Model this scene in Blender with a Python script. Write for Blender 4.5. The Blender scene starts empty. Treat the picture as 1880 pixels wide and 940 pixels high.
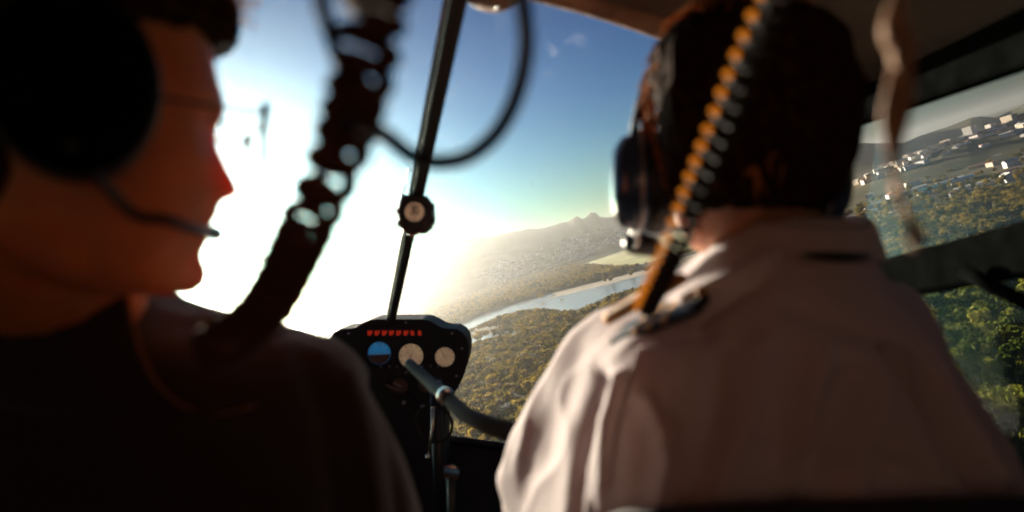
import bpy, bmesh, math, random
import numpy as np
from mathutils import Vector, Matrix, noise as mnoise

rnd = random.Random(7)
R = math.radians
sc = bpy.context.scene
C = sc.collection

# ------------------------------------------------------------------ camera, sky, sun, exposure
F = 1253.0            # focal length in photo pixels (24 mm lens on a 36 mm frame, 1880 px wide)
H = 100.0             # flying height in metres
K = H / 180.0
HORIZON_SLOPE = 0.32  # the helicopter banks to the right
HORIZON_DROP = 14.0
up_l = Vector((-HORIZON_SLOPE, HORIZON_DROP / F, 1.0)).normalized()
fw_l = (Vector((0, 1, 0)) - up_l * up_l.y).normalized()
rt_l = fw_l.cross(up_l).normalized()
ROT = Matrix((rt_l, fw_l, up_l))                      # cabin axes -> world axes
CAB = Matrix.Translation((0, 0, H)) @ ROT.to_4x4()    # cabin frame: x right, y forward, z up, eye at 0

cam_d = bpy.data.cameras.new('camera')
cam_d.lens = 24.0; cam_d.sensor_width = 36.0
cam_d.clip_start = 0.02; cam_d.clip_end = 120000.0
cam_d.dof.use_dof = True
cam_d.dof.focus_distance = 5.5
cam_d.dof.aperture_fstop = 2.6
cam = bpy.data.objects.new('camera', cam_d); C.objects.link(cam)
cam.matrix_world = CAB @ Matrix.Rotation(R(90), 4, 'X')
sc.camera = cam

SKY_GAMMA = 1.9
SUN_PX = (342.0, 446.0)
sun_l = Vector(((SUN_PX[0] - 940) / F, 1.0, -(SUN_PX[1] - 470) / F)).normalized()
sun_w = (ROT @ sun_l).normalized()                    # towards the sun
SUN_EL = math.asin(sun_w.z); SUN_AZ = math.atan2(sun_w.x, sun_w.y)

world = bpy.data.worlds.new('World'); sc.world = world; world.use_nodes = True
wn = world.node_tree.nodes; wl = world.node_tree.links
sky = wn.new('ShaderNodeTexSky'); sky.sky_type = 'NISHITA'; sky.sun_disc = False
sky.sun_elevation = SUN_EL; sky.sun_rotation = SUN_AZ
sky.altitude = 100.0; sky.air_density = 1.0; sky.dust_density = 1.3; sky.ozone_density = 4.0
wn['Background'].inputs[1].default_value = 0.05
v1 = wn.new('ShaderNodeVectorMath'); v1.operation = 'MULTIPLY'; v1.inputs[1].default_value = (0.062, 0.110, 0.120)
gm = wn.new('ShaderNodeGamma'); gm.inputs[1].default_value = SKY_GAMMA       # a deeper, more contrasty sky
v2 = wn.new('ShaderNodeVectorMath'); v2.operation = 'SCALE'; v2.inputs[3].default_value = 6.2
wl.new(sky.outputs[0], v1.inputs[0]); wl.new(v1.outputs[0], gm.inputs[0]); wl.new(gm.outputs[0], v2.inputs[0])
wl.new(v2.outputs[0], wn['Background'].inputs[0])

sun_d = bpy.data.lights.new('sun', 'SUN'); sun_d.energy = 5.0; sun_d.angle = R(0.5)
sun_d.color = (1.0, 0.86, 0.68)
sun = bpy.data.objects.new('sun', sun_d); C.objects.link(sun)
sun.rotation_euler = sun_w.to_track_quat('Z', 'Y').to_euler()
sun.location = (0, 0, H + 50)

sc.view_settings.view_transform = 'Standard'; sc.view_settings.look = 'None'
sc.view_settings.exposure = 1.65; sc.view_settings.gamma = 1.0
sc.view_settings.use_curve_mapping = False
sc.render.engine = 'CYCLES'
cy = sc.cycles
cy.use_denoising = True
cy.max_bounces = 8; cy.diffuse_bounces = 4; cy.glossy_bounces = 3; cy.transmission_bounces = 4
cy.transparent_max_bounces = 12; cy.volume_bounces = 1
cy.caustics_reflective = False; cy.caustics_refractive = False
cy.sample_clamp_indirect = 6.0

# ------------------------------------------------------------------ helpers
def P(px, py, d):
    """cabin point on the sight line of a photo pixel, d metres ahead"""
    return Vector(((px - 940) / F * d, d, -(py - 470) / F * d))

def wdir(px, py):
    return (ROT @ Vector(((px - 940) / F, 1.0, -(py - 470) / F))).normalized()

def G(px, py, z=0.0):
    """ground point (world) under a photo pixel"""
    v = wdir(px, py)
    t = (z - H) / min(v.z, -1e-4)
    return Vector((v.x * t, v.y * t, z))

ROTI = ROT.transposed()
def to_px(p):
    v = ROTI @ (Vector(p) - Vector((0, 0, H)))
    if v.y < 0.01: return (-9999, -9999)
    return (940 + F * v.x / v.y, 470 - F * v.z / v.y)

def mat(name, col, rough=0.6, metal=0.0, var=0.0, scale=20.0, bump=0.0, bscale=None, spec=0.5, col2=None, coat=0.0):
    m = bpy.data.materials.new(name); m.use_nodes = True
    nt = m.node_tree; b = nt.nodes['Principled BSDF']
    b.inputs['Base Color'].default_value = (*col, 1)
    b.inputs['Roughness'].default_value = rough
    b.inputs['Metallic'].default_value = metal
    b.inputs['Specular IOR Level'].default_value = spec
    b.inputs['Coat Weight'].default_value = coat
    tc = nt.nodes.new('ShaderNodeTexCoord')
    if var or col2:
        n = nt.nodes.new('ShaderNodeTexNoise'); n.inputs['Scale'].default_value = scale
        n.inputs['Detail'].default_value = 6
        nt.links.new(tc.outputs['Object'], n.inputs['Vector'])
        r = nt.nodes.new('ShaderNodeValToRGB')
        c2 = col2 or tuple(max(0, c * (1 - var)) for c in col)
        c1 = col if col2 else tuple(min(1, c * (1 + var)) for c in col)
        r.color_ramp.elements[0].position = 0.32; r.color_ramp.elements[0].color = (*c2, 1)
        r.color_ramp.elements[1].position = 0.68; r.color_ramp.elements[1].color = (*c1, 1)
        nt.links.new(n.outputs['Fac'], r.inputs['Fac'])
        nt.links.new(r.outputs['Color'], b.inputs['Base Color'])
        mr = nt.nodes.new('ShaderNodeMapRange')
        mr.inputs['To Min'].default_value = max(0.02, rough - 0.12); mr.inputs['To Max'].default_value = min(1, rough + 0.12)
        nt.links.new(n.outputs['Fac'], mr.inputs['Value']); nt.links.new(mr.outputs[0], b.inputs['Roughness'])
    if bump:
        n2 = nt.nodes.new('ShaderNodeTexNoise'); n2.inputs['Scale'].default_value = bscale or scale * 4
        n2.inputs['Detail'].default_value = 4
        nt.links.new(tc.outputs['Object'], n2.inputs['Vector'])
        bp = nt.nodes.new('ShaderNodeBump'); bp.inputs['Strength'].default_value = bump
        bp.inputs['Distance'].default_value = 0.01
        nt.links.new(n2.outputs['Fac'], bp.inputs['Height']); nt.links.new(bp.outputs[0], b.inputs['Normal'])
    return m

def mesh_obj(name, verts, faces, m, smooth=False):
    me = bpy.data.meshes.new(name)
    me.from_pydata([tuple(v) for v in verts], [], faces)
    if smooth:
        me.polygons.foreach_set('use_smooth', [True] * len(me.polygons))
    for mm in (m if isinstance(m, (list, tuple)) else [m]): me.materials.append(mm)
    me.update()
    o = bpy.data.objects.new(name, me); C.objects.link(o)
    return o

def tag(o, label=None, cat=None, group=None, kind=None):
    if label: o['label'] = label
    if cat: o['category'] = cat
    if group: o['group'] = group
    if kind: o['kind'] = kind
    return o

def smoothstep(a, b, x):
    t = np.clip((x - a) / (b - a), 0, 1); return t * t * (3 - 2 * t)

# ------------------------------------------------------------------ ground, water, hills
def ground_material():
    m = bpy.data.materials.new('ground'); m.use_nodes = True
    nt = m.node_tree; b = nt.nodes['Principled BSDF']; b.inputs['Roughness'].default_value = 0.95
    b.inputs['Specular IOR Level'].default_value = 0.1
    tc = nt.nodes.new('ShaderNodeTexCoord')
    def noise(scale, detail=5):
        n = nt.nodes.new('ShaderNodeTexNoise'); n.inputs['Scale'].default_value = scale; n.inputs['Detail'].default_value = detail
        nt.links.new(tc.outputs['Object'], n.inputs['Vector']); return n
    def ramp(fac, stops):
        r = nt.nodes.new('ShaderNodeValToRGB'); cr = r.color_ramp
        while len(cr.elements) < len(stops): cr.elements.new(0.5)
        for e, (p, c) in zip(cr.elements, stops): e.position = p; e.color = (*c, 1)
        nt.links.new(fac, r.inputs['Fac']); return r
    a = ramp(noise(0.004).outputs['Fac'], [(0.3, (0.035, 0.05, 0.018)), (0.5, (0.07, 0.075, 0.028)), (0.66, (0.13, 0.11, 0.05)), (0.8, (0.19, 0.15, 0.09))])
    c = ramp(noise(0.06).outputs['Fac'], [(0.35, (0.5, 0.5, 0.5)), (0.7, (1.2, 1.15, 1.0))])
    mx = nt.nodes.new('ShaderNodeMix'); mx.data_type = 'RGBA'; mx.blend_type = 'MULTIPLY'; mx.inputs[0].default_value = 1
    nt.links.new(a.outputs[0], mx.inputs[6]); nt.links.new(c.outputs[0], mx.inputs[7])
    nt.links.new(mx.outputs[2], b.inputs['Base Color'])
    return m

S = 34000.0
ground = mesh_obj('ground', [(-S, -S, 0), (S, -S, 0), (S, S, 0), (-S, S, 0)], [(0, 1, 2, 3)], ground_material())
tag(ground, 'flat green and brown valley floor below the helicopter', 'ground', kind='structure')

M_water = mat('water', (0.34, 0.35, 0.36), 0.2, 0.0, bump=0.25, bscale=0.15, spec=0.8)
M_sand = mat('sand', (0.30, 0.23, 0.15), 0.9, var=0.35, scale=0.03)
M_field = mat('meadow', (0.34, 0.34, 0.04), 0.95, var=0.35, scale=0.012)
M_soil = mat('soil', (0.34, 0.23, 0.16), 0.95, var=0.3, scale=0.02)
M_road = mat('pale_road', (0.36, 0.33, 0.30), 0.7, var=0.15, scale=0.05)

def ground_poly(name, pts, z, m, jit=0.0, n_sub=6):
    ws = [G(*p, z=z) for p in pts]
    out = []
    for i in range(len(ws)):
        a, b = ws[i], ws[(i + 1) % len(ws)]
        for k in range(n_sub):
            p = a.lerp(b, k / n_sub)
            if k and jit:
                L = (b - a).length
                p = p + Vector((rnd.uniform(-1, 1), rnd.uniform(-1, 1), 0)) * min(jit, L * 0.05)
            out.append(p)
    bm = bmesh.new()
    vs = [bm.verts.new(p) for p in out]
    bm.faces.new(vs); bmesh.ops.triangulate(bm, faces=bm.faces[:])
    if sum(f.normal.z * f.calc_area() for f in bm.faces) < 0: bmesh.ops.reverse_faces(bm, faces=bm.faces[:])
    me = bpy.data.meshes.new(name); bm.to_mesh(me); bm.free(); me.materials.append(m)
    o = bpy.data.objects.new(name, me); C.objects.link(o); return o

RIVER = [(955, 570), (1000, 550), (1060, 536), (1110, 524), (1200, 501), (1330, 466), (1480, 426), (1480, 452), (1330, 493),
         (1200, 520), (1155, 531), (1112, 546), (1078, 563), (1045, 572), (1005, 567)]
STREAM = [(800, 622), (838, 598), (880, 580), (925, 563), (962, 552), (1010, 538), (1022, 541), (985, 556), (955, 570), (925, 577), (880, 596), (842, 613), (800, 640)]
POND = [(800, 645), (850, 622), (885, 609), (945, 600), (956, 604), (940, 611), (900, 622), (862, 632), (800, 662)]
MEADOW = [(1040, 484), (1075, 468), (1110, 455), (1150, 446), (1230, 420), (1330, 395), (1330, 430), (1230, 470), (1190, 482), (1140, 488), (1085, 484)]
SAND = [(955, 560), (1020, 536), (1110, 513), (1200, 488), (1330, 450), (1330, 466), (1200, 501), (1060, 536), (1000, 550), (960, 566)]
SOIL = [(1490, 395), (1555, 352), (1625, 330), (1640, 336), (1630, 352), (1560, 382), (1500, 410)]
def area(name, label, cat, pts, z, m, jit=3):
    return tag(ground_poly(name, pts, z, m, jit), label, cat, kind='structure')
area('meadow', 'bright yellow green meadow beyond the river', 'meadow', MEADOW, 0.3, M_field, 8)
area('sandbank', 'brown sandy bank along the far side of the river', 'sandbank', SAND, 0.4, M_sand, 2)
area('bare_field', 'pinkish bare field behind the pilot, left of the warehouses', 'field', SOIL, 0.35, M_soil, 4)
area('river', 'wide pale river crossing the valley', 'river', RIVER, 0.8, M_water, 3)
area('stream', 'narrow glittering stream joining the river on its left', 'stream', STREAM, 0.9, M_water, 3)
area('pond', 'shining pond beside the instrument console', 'pond', POND, 0.7, M_water, 3)

def road(name, label, pts, w, z=0.6):
    ws = [G(*p, z=z) for p in pts]; V = []; Fc = []
    for i, p in enumerate(ws):
        t = (ws[min(i + 1, len(ws) - 1)] - ws[max(i - 1, 0)]).normalized(); n = Vector((-t.y, t.x, 0)) * w / 2
        V += [p + n, p - n]
        if i: Fc.append((2 * i - 2, 2 * i - 1, 2 * i + 1, 2 * i))
    return tag(mesh_obj(name, V, Fc, M_road), label, 'road', kind='structure')
road('road', 'pale straight road running behind the meadow to the town', [(940, 506), (1000, 480), (1060, 458), (1140, 432), (1230, 402)], 26)
road('road', 'pale road passing the warehouses in the side window', [(1560, 372), (1700, 322), (1800, 289), (1960, 238)], 22)

def hill_mat(name, a, b, s):
    return mat(name, a, 0.95, col2=b, scale=s, spec=0.1)
M_hill1 = hill_mat('hill_forest', (0.045, 0.06, 0.025), (0.20, 0.155, 0.085), 0.007)
M_hill2 = hill_mat('hill_scrub', (0.07, 0.08, 0.04), (0.14, 0.12, 0.07), 0.003)

def ridge(name, label, pts, D, wf, wb, m, seed=0, rough=1.0, nx=220, ny=26):
    xs = np.array([p[0] for p in pts], float); ys = np.array([p[1] for p in pts], float)
    V = []; Fc = []
    for i in range(nx):
        px = xs[0] + (xs[-1] - xs[0]) * i / (nx - 1)
        py = float(np.interp(px, xs, ys))
        v = wdir(px, py); hl = math.hypot(v.x, v.y); ux, uy = v.x / hl, v.y / hl
        zr = H + D * v.z / hl
        edge = min(1, i / 12, (nx - 1 - i) / 12)
        zr = max(2, zr) * edge
        for j in range(ny):
            t = j / (ny - 1)
            dd = D - wf + t * (wf + wb)
            s = 1 - abs(dd - D) / (wf if dd < D else wb)
            s = s * s * (3 - 2 * s)
            x, y = ux * dd, uy * dd
            q = Vector((x / 900 + seed, y / 900, seed * 1.7))
            nz = mnoise.fractal(q, 0.9, 2.1, 5)
            nz2 = mnoise.fractal(q * 5, 0.9, 2.1, 4)
            z = zr * s * (1 + 0.28 * nz * rough * (1 - s * 0.85)) + (14 * nz2 * rough) * s * min(1, zr / 120)
            V.append((x, y, max(z, -2.0) if 0 < s else -2.0))
    for i in range(nx - 1):
        for j in range(ny - 1):
            a = i * ny + j; Fc.append((a, a + ny, a + ny + 1, a + 1))
    o = mesh_obj(name, V, Fc, m, True)
    return tag(o, label, 'hill', kind='structure')

ridge('hills', 'hazy distant mountain ridge with small rocky peaks', [(560, 575), (680, 505), (760, 468), (860, 438), (905, 433), (945, 424), (1000, 417), (1015, 413), (1040, 406), (1052, 398), (1060, 396), (1068, 402), (1076, 399), (1083, 392), (1093, 391), (1102, 400), (1120, 399), (1145, 391), (1200, 372), (1260, 362), (1340, 330)],
      5600, 1300, 1500, M_hill2, 1.3, 1.0)
ridge('hills', 'lower hazy wooded hills in front of the mountain ridge', [(640, 570), (760, 512), (850, 474), (930, 456), (1010, 440), (1080, 428), (1160, 412), (1250, 384)],
      4700, 900, 900, M_hill1, 4.1, 1.0)
ridge('hills', 'blue grey hills on the horizon in the side window', [(1440, 300), (1540, 268), (1580, 262), (1625, 262), (1660, 262), (1690, 250), (1715, 242), (1745, 232), (1780, 218), (1800, 214), (1830, 217), (1860, 202), (1900, 182), (1980, 168)],
      4600, 1200, 1200, M_hill2, 7.7, 0.8)
NEAR_RIDGE = [(1500, 372), (1600, 318), (1660, 292), (1720, 270), (1770, 254), (1810, 246), (1850, 236), (1900, 218), (1990, 196)]
ridge('hills', 'dark green town hill carrying apartment blocks in the side window', NEAR_RIDGE, 3700 * K, 1000 * K, 1500 * K, M_hill1, 9.2, 0.5)

# ------------------------------------------------------------------ trees
def leaf_mat(name, a, b, trans):
    m = bpy.data.materials.new(name); m.use_nodes = True; nt = m.node_tree
    out = nt.nodes['Material Output']; nt.nodes.remove(nt.nodes['Principled BSDF'])
    oi = nt.nodes.new('ShaderNodeObjectInfo'); tc = nt.nodes.new('ShaderNodeTexCoord')
    n = nt.nodes.new('ShaderNodeTexNoise'); n.inputs['Scale'].default_value = 0.55
    nt.links.new(tc.outputs['Object'], n.inputs['Vector'])
    ad = nt.nodes.new('ShaderNodeMath'); ad.operation = 'MULTIPLY_ADD'; ad.inputs[1].default_value = 0.5
    nt.links.new(n.outputs['Fac'], ad.inputs[0])
    m2 = nt.nodes.new('ShaderNodeMath'); m2.operation = 'MULTIPLY'; m2.inputs[1].default_value = 0.55
    nt.links.new(oi.outputs['Random'], m2.inputs[0]); nt.links.new(m2.outputs[0], ad.inputs[2])
    r = nt.nodes.new('ShaderNodeValToRGB'); r.color_ramp.elements[0].position = 0.15; r.color_ramp.elements[1].position = 0.85
    r.color_ramp.elements[0].color = (*a, 1); r.color_ramp.elements[1].color = (*b, 1)
    nt.links.new(ad.outputs[0], r.inputs['Fac'])
    d = nt.nodes.new('ShaderNodeBsdfDiffuse'); t = nt.nodes.new('ShaderNodeBsdfTranslucent')
    mx = nt.nodes.new('ShaderNodeMixShader'); mx.inputs[0].default_value = trans
    nt.links.new(r.outputs[0], d.inputs[0]); nt.links.new(r.outputs[0], t.inputs[0])
    nt.links.new(d.outputs[0], mx.inputs[1]); nt.links.new(t.outputs[0], mx.inputs[2]); nt.links.new(mx.outputs[0], out.inputs[0])
    return m
M_leaf = leaf_mat('foliage', (0.024, 0.040, 0.008), (0.34, 0.23, 0.03), 0.6)
M_bark = mat('bark', (0.09, 0.06, 0.04), 0.9, var=0.4, scale=3)

def crown_mesh(seed, rx=4.2, rz=3.6, zc=7.0, n=330, leaf=0.62, lobes=7):
    r = random.Random(seed)
    cs = []
    for k in range(lobes):
        a = r.uniform(0, 6.28); q = r.uniform(0.25, 0.75)
        cs.append((Vector((math.cos(a) * rx * q, math.sin(a) * rx * q, zc + r.uniform(-0.55, 0.75) * rz * 0.8)), r.uniform(0.32, 0.55)))
    cs.append((Vector((0, 0, zc + rz * 0.25)), 0.6))
    V = []; Fc = []
    for i in range(n):
        c, s = r.choice(cs)
        v = Vector((r.gauss(0, 1), r.gauss(0, 1), r.gauss(0, 1))).normalized() * (r.random() ** 0.35)
        p = c + Vector((v.x * rx * s, v.y * rx * s, v.z * rz * s))
        nrm = (v + Vector((r.uniform(-1, 1), r.uniform(-1, 1), r.uniform(-0.4, 1))) * 0.4).normalized()
        t = nrm.orthogonal().normalized(); t.rotate(Matrix.Rotation(r.uniform(0, 6.28), 3, nrm)); b = nrm.cross(t)
        L = leaf * r.uniform(0.6, 1.5); k = len(V)
        V += [p + t * L, p + b * L * 0.75 + nrm * L * 0.2, p - t * L, p - b * L * 0.75 + nrm * L * 0.2]
        Fc += [(k, k + 1, k + 2), (k, k + 2, k + 3)]
    me = bpy.data.meshes.new('crown'); me.from_pydata([tuple(v) for v in V], [], Fc); me.materials.append(M_leaf)
    return me

def sweep_geo(pts, radii, sides=8, caps=True):
    """tube through points with its own radius at each; returns verts, faces"""
    pts = [Vector(p) for p in pts]; n = len(pts)
    if not hasattr(radii, '__len__'): radii = [radii] * n
    V = []; Fc = []
    t0 = (pts[1] - pts[0]).normalized(); u = t0.orthogonal().normalized()
    for i in range(n):
        t = (pts[min(i + 1, n - 1)] - pts[max(i - 1, 0)]).normalized()
        u = (u - t * u.dot(t)).normalized(); w = t.cross(u)
        for k in range(sides):
            a = 2 * math.pi * k / sides
            V.append(pts[i] + (u * math.cos(a) + w * math.sin(a)) * radii[i])
        if i:
            for k in range(sides):
                k2 = (k + 1) % sides
                Fc.append(((i - 1) * sides + k, (i - 1) * sides + k2, i * sides + k2, i * sides + k))
    if caps:
        Fc.append(tuple(range(sides - 1, -1, -1))); Fc.append(tuple(range((n - 1) * sides, n * sides)))
    return V, Fc

def trunk_mesh(seed, h=7.5, r0=0.28):
    r = random.Random(seed); V = []; Fc = []
    def add(pts, rad):
        v, f = sweep_geo(pts, rad, 6); k = len(V); V.extend(v); Fc.extend([tuple(i + k for i in q) for q in f])
    top = Vector((r.uniform(-.5, .5), r.uniform(-.5, .5), h))
    add([(0, 0, -0.4), (0.05, 0, h * .35), top * 0.75, top], [r0 * 1.3, r0, r0 * .6, r0 * .25])
    for k in range(4):
        a = k * 1.6 + r.random(); z = h * r.uniform(.4, .65); L = r.uniform(1.5, 2.6)
        add([(0, 0, z), (math.cos(a) * L * .5, math.sin(a) * L * .5, z + L * .5), (math.cos(a) * L, math.sin(a) * L, z + L * .8)], [r0 * .45, r0 * .3, r0 * .1])
    me = bpy.data.meshes.new('trunk'); me.from_pydata([tuple(v) for v in V], [], Fc); me.materials.append(M_bark)
    return me

CROWNS = [crown_mesh(11), crown_mesh(12, 3.6, 4.6, 7.6), crown_mesh(13, 5.0, 3.2, 6.4, 380), crown_mesh(14, 3.0, 3.0, 5.6, 260), crown_mesh(15, 4.4, 4.2, 7.4, 360)]
TRUNKS = [trunk_mesh(21 + k) for k in range(5)]

def in_poly(x, y, poly):
    c = False; j = len(poly) - 1
    for i in range(len(poly)):
        xi, yi = poly[i]; xj, yj = poly[j]
        if (yi > y) != (yj > y) and x < (xj - xi) * (y - yi) / (yj - yi) + xi: c = not c
        j = i
    return c

BARE = [RIVER, STREAM, POND, MEADOW, SAND, SOIL]
WARE = [(1520, 395), (1620, 350), (1700, 305), (1880, 265), (1990, 250), (1990, 320), (1880, 335), (1790, 350), (1710, 385), (1600, 402), (1530, 430)]
TOWN = [(850, 520), (920, 482), (1000, 452), (1080, 428), (1150, 412), (1150, 438), (1070, 474), (1000, 500), (900, 528)]
tree_pts = []
def scatter(az0, az1, d0, d1, cell, keep, size):
    """jittered grid of tree spots in a wedge of the valley"""
    n = 0; d = d0
    while d < d1:
        step = cell
        na = max(1, int(d * (az1 - az0) / step))
        for k in range(na):
            a = az0 + (az1 - az0) * (k + rnd.random()) / na; dd = d + rnd.random() * step
            x, y = math.sin(a) * dd, math.cos(a) * dd
            dens = mnoise.noise(Vector((x / 220, y / 220, 3.3))) * 0.5 + mnoise.noise(Vector((x / 60, y / 60, 8.1))) * 0.35
            if dens < keep: continue
            px, py = to_px((x, y, 0))
            sz = size * rnd.uniform(0.65, 1.3)
            tx_, ty_ = to_px((x, y, 9.0 * sz))          # nothing stands where its top would hide the water or the works
            if any(in_poly(px, py, q) or in_poly(tx_, ty_, q) for q in BARE): continue
            if (in_poly(px, py, WARE) or in_poly(tx_, ty_, WARE)) and rnd.random() < 0.86: continue
            if in_poly(px, py, TOWN) and rnd.random() < 0.75: continue
            tree_pts.append((x, y, sz, rnd.randrange(5), rnd.uniform(0, 6.28), dd, px, py)); n += 1
        d += step
    return n
az = lambda px: math.atan2((px - 940), F)
scatter(R(-36), R(21), 260, 850, 7.6, -0.42, 1.25)
scatter(R(-32), R(23), 850, 1900, 9.5, -0.28, 1.4)
scatter(R(-28), R(23), 1900, 3900, 19, -0.1, 1.5)
scatter(R(21), R(62), 120, 520, 8.2, -0.5, 1.35)
scatter(R(21), R(52), 520, 1300, 8.2, -0.25, 1.1)
scatter(R(23), R(48), 1300, 2600, 13, -0.15, 1.25)
def shown(px, py):
    if 1690 < px < 1890 and 540 < py < 930 and px > 1640 + (py - 520) * 0.55: return True
    if 1590 < px < 1890 and 370 < py < 480 - (px - 1600) * 0.28: return True
    if 850 < px < 1100 and 600 < py < 800 and px < 1110 - (py - 600) * 0.62 and px > 815: return True
    return False
near = sorted([t for t in tree_pts if shown(t[6], t[7])], key=lambda t: t[5] / t[2])[:300]
near_set = set(map(id, near))
for t in near:
    x, y, s, k, rz, dd, px, py = t
    root = bpy.data.objects.new('forest_tree', None); C.objects.link(root)
    root.location = (x, y, 0); root.rotation_euler = (0, 0, rz); root.scale = (s, s, s)
    if px > 1580 and py > 760: lab, grp = 'large leafy tree low in the tinted lower side pane, beside the pilot sleeve', 'trees low under the side pane'
    elif px > 1580 and py > 520: lab, grp = 'leafy tree high in the tinted lower side pane, under the door rail', 'trees under the door rail'
    elif px > 1580: lab, grp = 'golden lit tree at the wood edge in the upper side window', 'trees at the wood edge before the warehouses'
    elif py > 735: lab, grp = 'golden lit tree just above the black control grip', 'trees above the control grip'
    elif px > 960: lab, grp = 'round forest tree beside the bright sleeve of the pilot', 'forest trees beside the pilot sleeve'
    else: lab, grp = 'round forest tree beside the right edge of the console', 'forest trees beside the console'
    tag(root, lab, 'tree', grp)
    for nm, me in (('trunk', TRUNKS[k]), ('crown', CROWNS[k])):
        o = bpy.data.objects.new(nm, me); C.objects.link(o); o.parent = root

tree_lib = bpy.data.collections.new('tree_shapes')
for k in range(5):
    o = bpy.data.objects.new('tree_shape', CROWNS[k]); tree_lib.objects.link(o)
rest = [t for t in tree_pts if id(t) not in near_set]
me = bpy.data.meshes.new('woodland'); me.from_pydata([(t[0], t[1], 0) for t in rest], [], [])
for nm, ty, vals in (('size', 'FLOAT', [t[2] for t in rest]), ('turn', 'FLOAT', [t[4] for t in rest]), ('shape', 'INT', [t[3] for t in rest])):
    at = me.attributes.new(nm, ty, 'POINT'); at.data.foreach_set('value', vals)
wood = bpy.data.objects.new('woodland', me); C.objects.link(wood)
tag(wood, 'dense green and gold forest covering the valley', 'forest', kind='stuff')
ng = bpy.data.node_groups.new('woodland', 'GeometryNodeTree')
ng.interface.new_socket('Geometry', in_out='INPUT', socket_type='NodeSocketGeometry')
ng.interface.new_socket('Geometry', in_out='OUTPUT', socket_type='NodeSocketGeometry')
gi = ng.nodes.new('NodeGroupInput'); go = ng.nodes.new('NodeGroupOutput')
ip = ng.nodes.new('GeometryNodeInstanceOnPoints'); ci = ng.nodes.new('GeometryNodeCollectionInfo')
ci.inputs['Collection'].default_value = tree_lib; ci.inputs['Separate Children'].default_value = True; ci.inputs['Reset Children'].default_value = True
def attr(nm, ty):
    n = ng.nodes.new('GeometryNodeInputNamedAttribute'); n.data_type = ty; n.inputs['Name'].default_value = nm; return n.outputs['Attribute']
cx = ng.nodes.new('ShaderNodeCombineXYZ'); er = ng.nodes.new('FunctionNodeEulerToRotation')
ng.links.new(attr('turn', 'FLOAT'), cx.inputs['Z']); ng.links.new(cx.outputs[0], er.inputs[0])
ng.links.new(gi.outputs[0], ip.inputs['Points']); ng.links.new(ci.outputs[0], ip.inputs['Instance'])
ip.inputs['Pick Instance'].default_value = True
ng.links.new(attr('shape', 'INT'), ip.inputs['Instance Index']); ng.links.new(er.outputs[0], ip.inputs['Rotation'])
ng.links.new(attr('size', 'FLOAT'), ip.inputs['Scale']); ng.links.new(ip.outputs[0], go.inputs[0])
md = wood.modifiers.new('scatter', 'NODES'); md.node_group = ng; md.show_viewport = False   # switched on at the end

# ------------------------------------------------------------------ buildings
M_white = mat('white_render', (0.78, 0.74, 0.68), 0.8, var=0.12, scale=0.3)
M_cream = mat('cream_render', (0.68, 0.55, 0.40), 0.8, var=0.12, scale=0.3)
M_tile = mat('clay_roof', (0.36, 0.16, 0.09), 0.8, var=0.2, scale=0.5)
M_metal = mat('sheet_metal_roof', (0.74, 0.71, 0.68), 0.85, var=0.12, scale=0.2)
M_teal = mat('teal_roof', (0.06, 0.32, 0.36), 0.45, var=0.15, scale=0.2)
M_bluer = mat('blue_roof', (0.08, 0.22, 0.50), 0.45, var=0.15, scale=0.2)
M_dark = mat('dark_glass', (0.04, 0.05, 0.06), 0.3)

def box_geo(x0, x1, y0, y1, z0, z1):
    V = [Vector(p) for p in ((x0, y0, z0), (x1, y0, z0), (x1, y1, z0), (x0, y1, z0), (x0, y0, z1), (x1, y0, z1), (x1, y1, z1), (x0, y1, z1))]
    return V, [(3, 2, 1, 0), (4, 5, 6, 7), (0, 1, 5, 4), (1, 2, 6, 5), (2, 3, 7, 6), (3, 0, 4, 7)]
def gable_geo(w, d, h, rise, ov):
    x, y = w / 2 + ov, d / 2 + ov; t = 0.3
    V = [Vector(p) for p in ((-x, -y, h), (x, -y, h), (x, y, h), (-x, y, h), (-x, 0, h + rise), (x, 0, h + rise))]
    return V, [(0, 1, 5, 4), (2, 3, 4, 5), (0, 4, 3), (1, 2, 5), (3, 2, 1, 0)]
def lmesh(name, geo, m):
    me = bpy.data.meshes.new(name); me.from_pydata([tuple(v) for v in geo[0]], [], geo[1]); me.materials.append(m); return me
def lpart(name, me, root):
    o = bpy.data.objects.new(name, me); C.objects.link(o); o.parent = root; return o

def house(x, y, z, w, d, h, rz, wm, rm, label, group, name='house', cat='house', gable=True, windows=0):
    w, d, h = w * K * 1.25, d * K * 1.25, max(3.0, h * K * 1.2)
    root = bpy.data.objects.new(name, None); C.objects.link(root); root.location = (x, y, z); root.rotation_euler = (0, 0, rz)
    tag(root, label, cat, group)
    lpart('wall', lmesh('wall', box_geo(-w / 2, w / 2, -d / 2, d / 2, -2, h), wm), root)
    lpart('roof', lmesh('roof', gable_geo(w, d, h + 0.01, min(w, d) * (0.2 if max(w, d) < 25 else 0.07), 0.5) if gable else box_geo(-w / 2 - .3, w / 2 + .3, -d / 2 - .3, d / 2 + .3, h + .01, h + 1.2), rm), root)
    if windows:
        nz = max(1, int(h / 3.2)); nx = windows
        wme = lmesh('window', box_geo(-w / nx * .3, w / nx * .3, -.12, .12, -.8, .8), M_dark)
        for i in range(nz):
            for k in range(nx):
                for sy in (-1, 1):
                    o = lpart('window', wme, root); o.location = (-w / 2 + w * (k + .5) / nx, sy * d / 2, 1.8 + i * h / nz)
    return root

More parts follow.
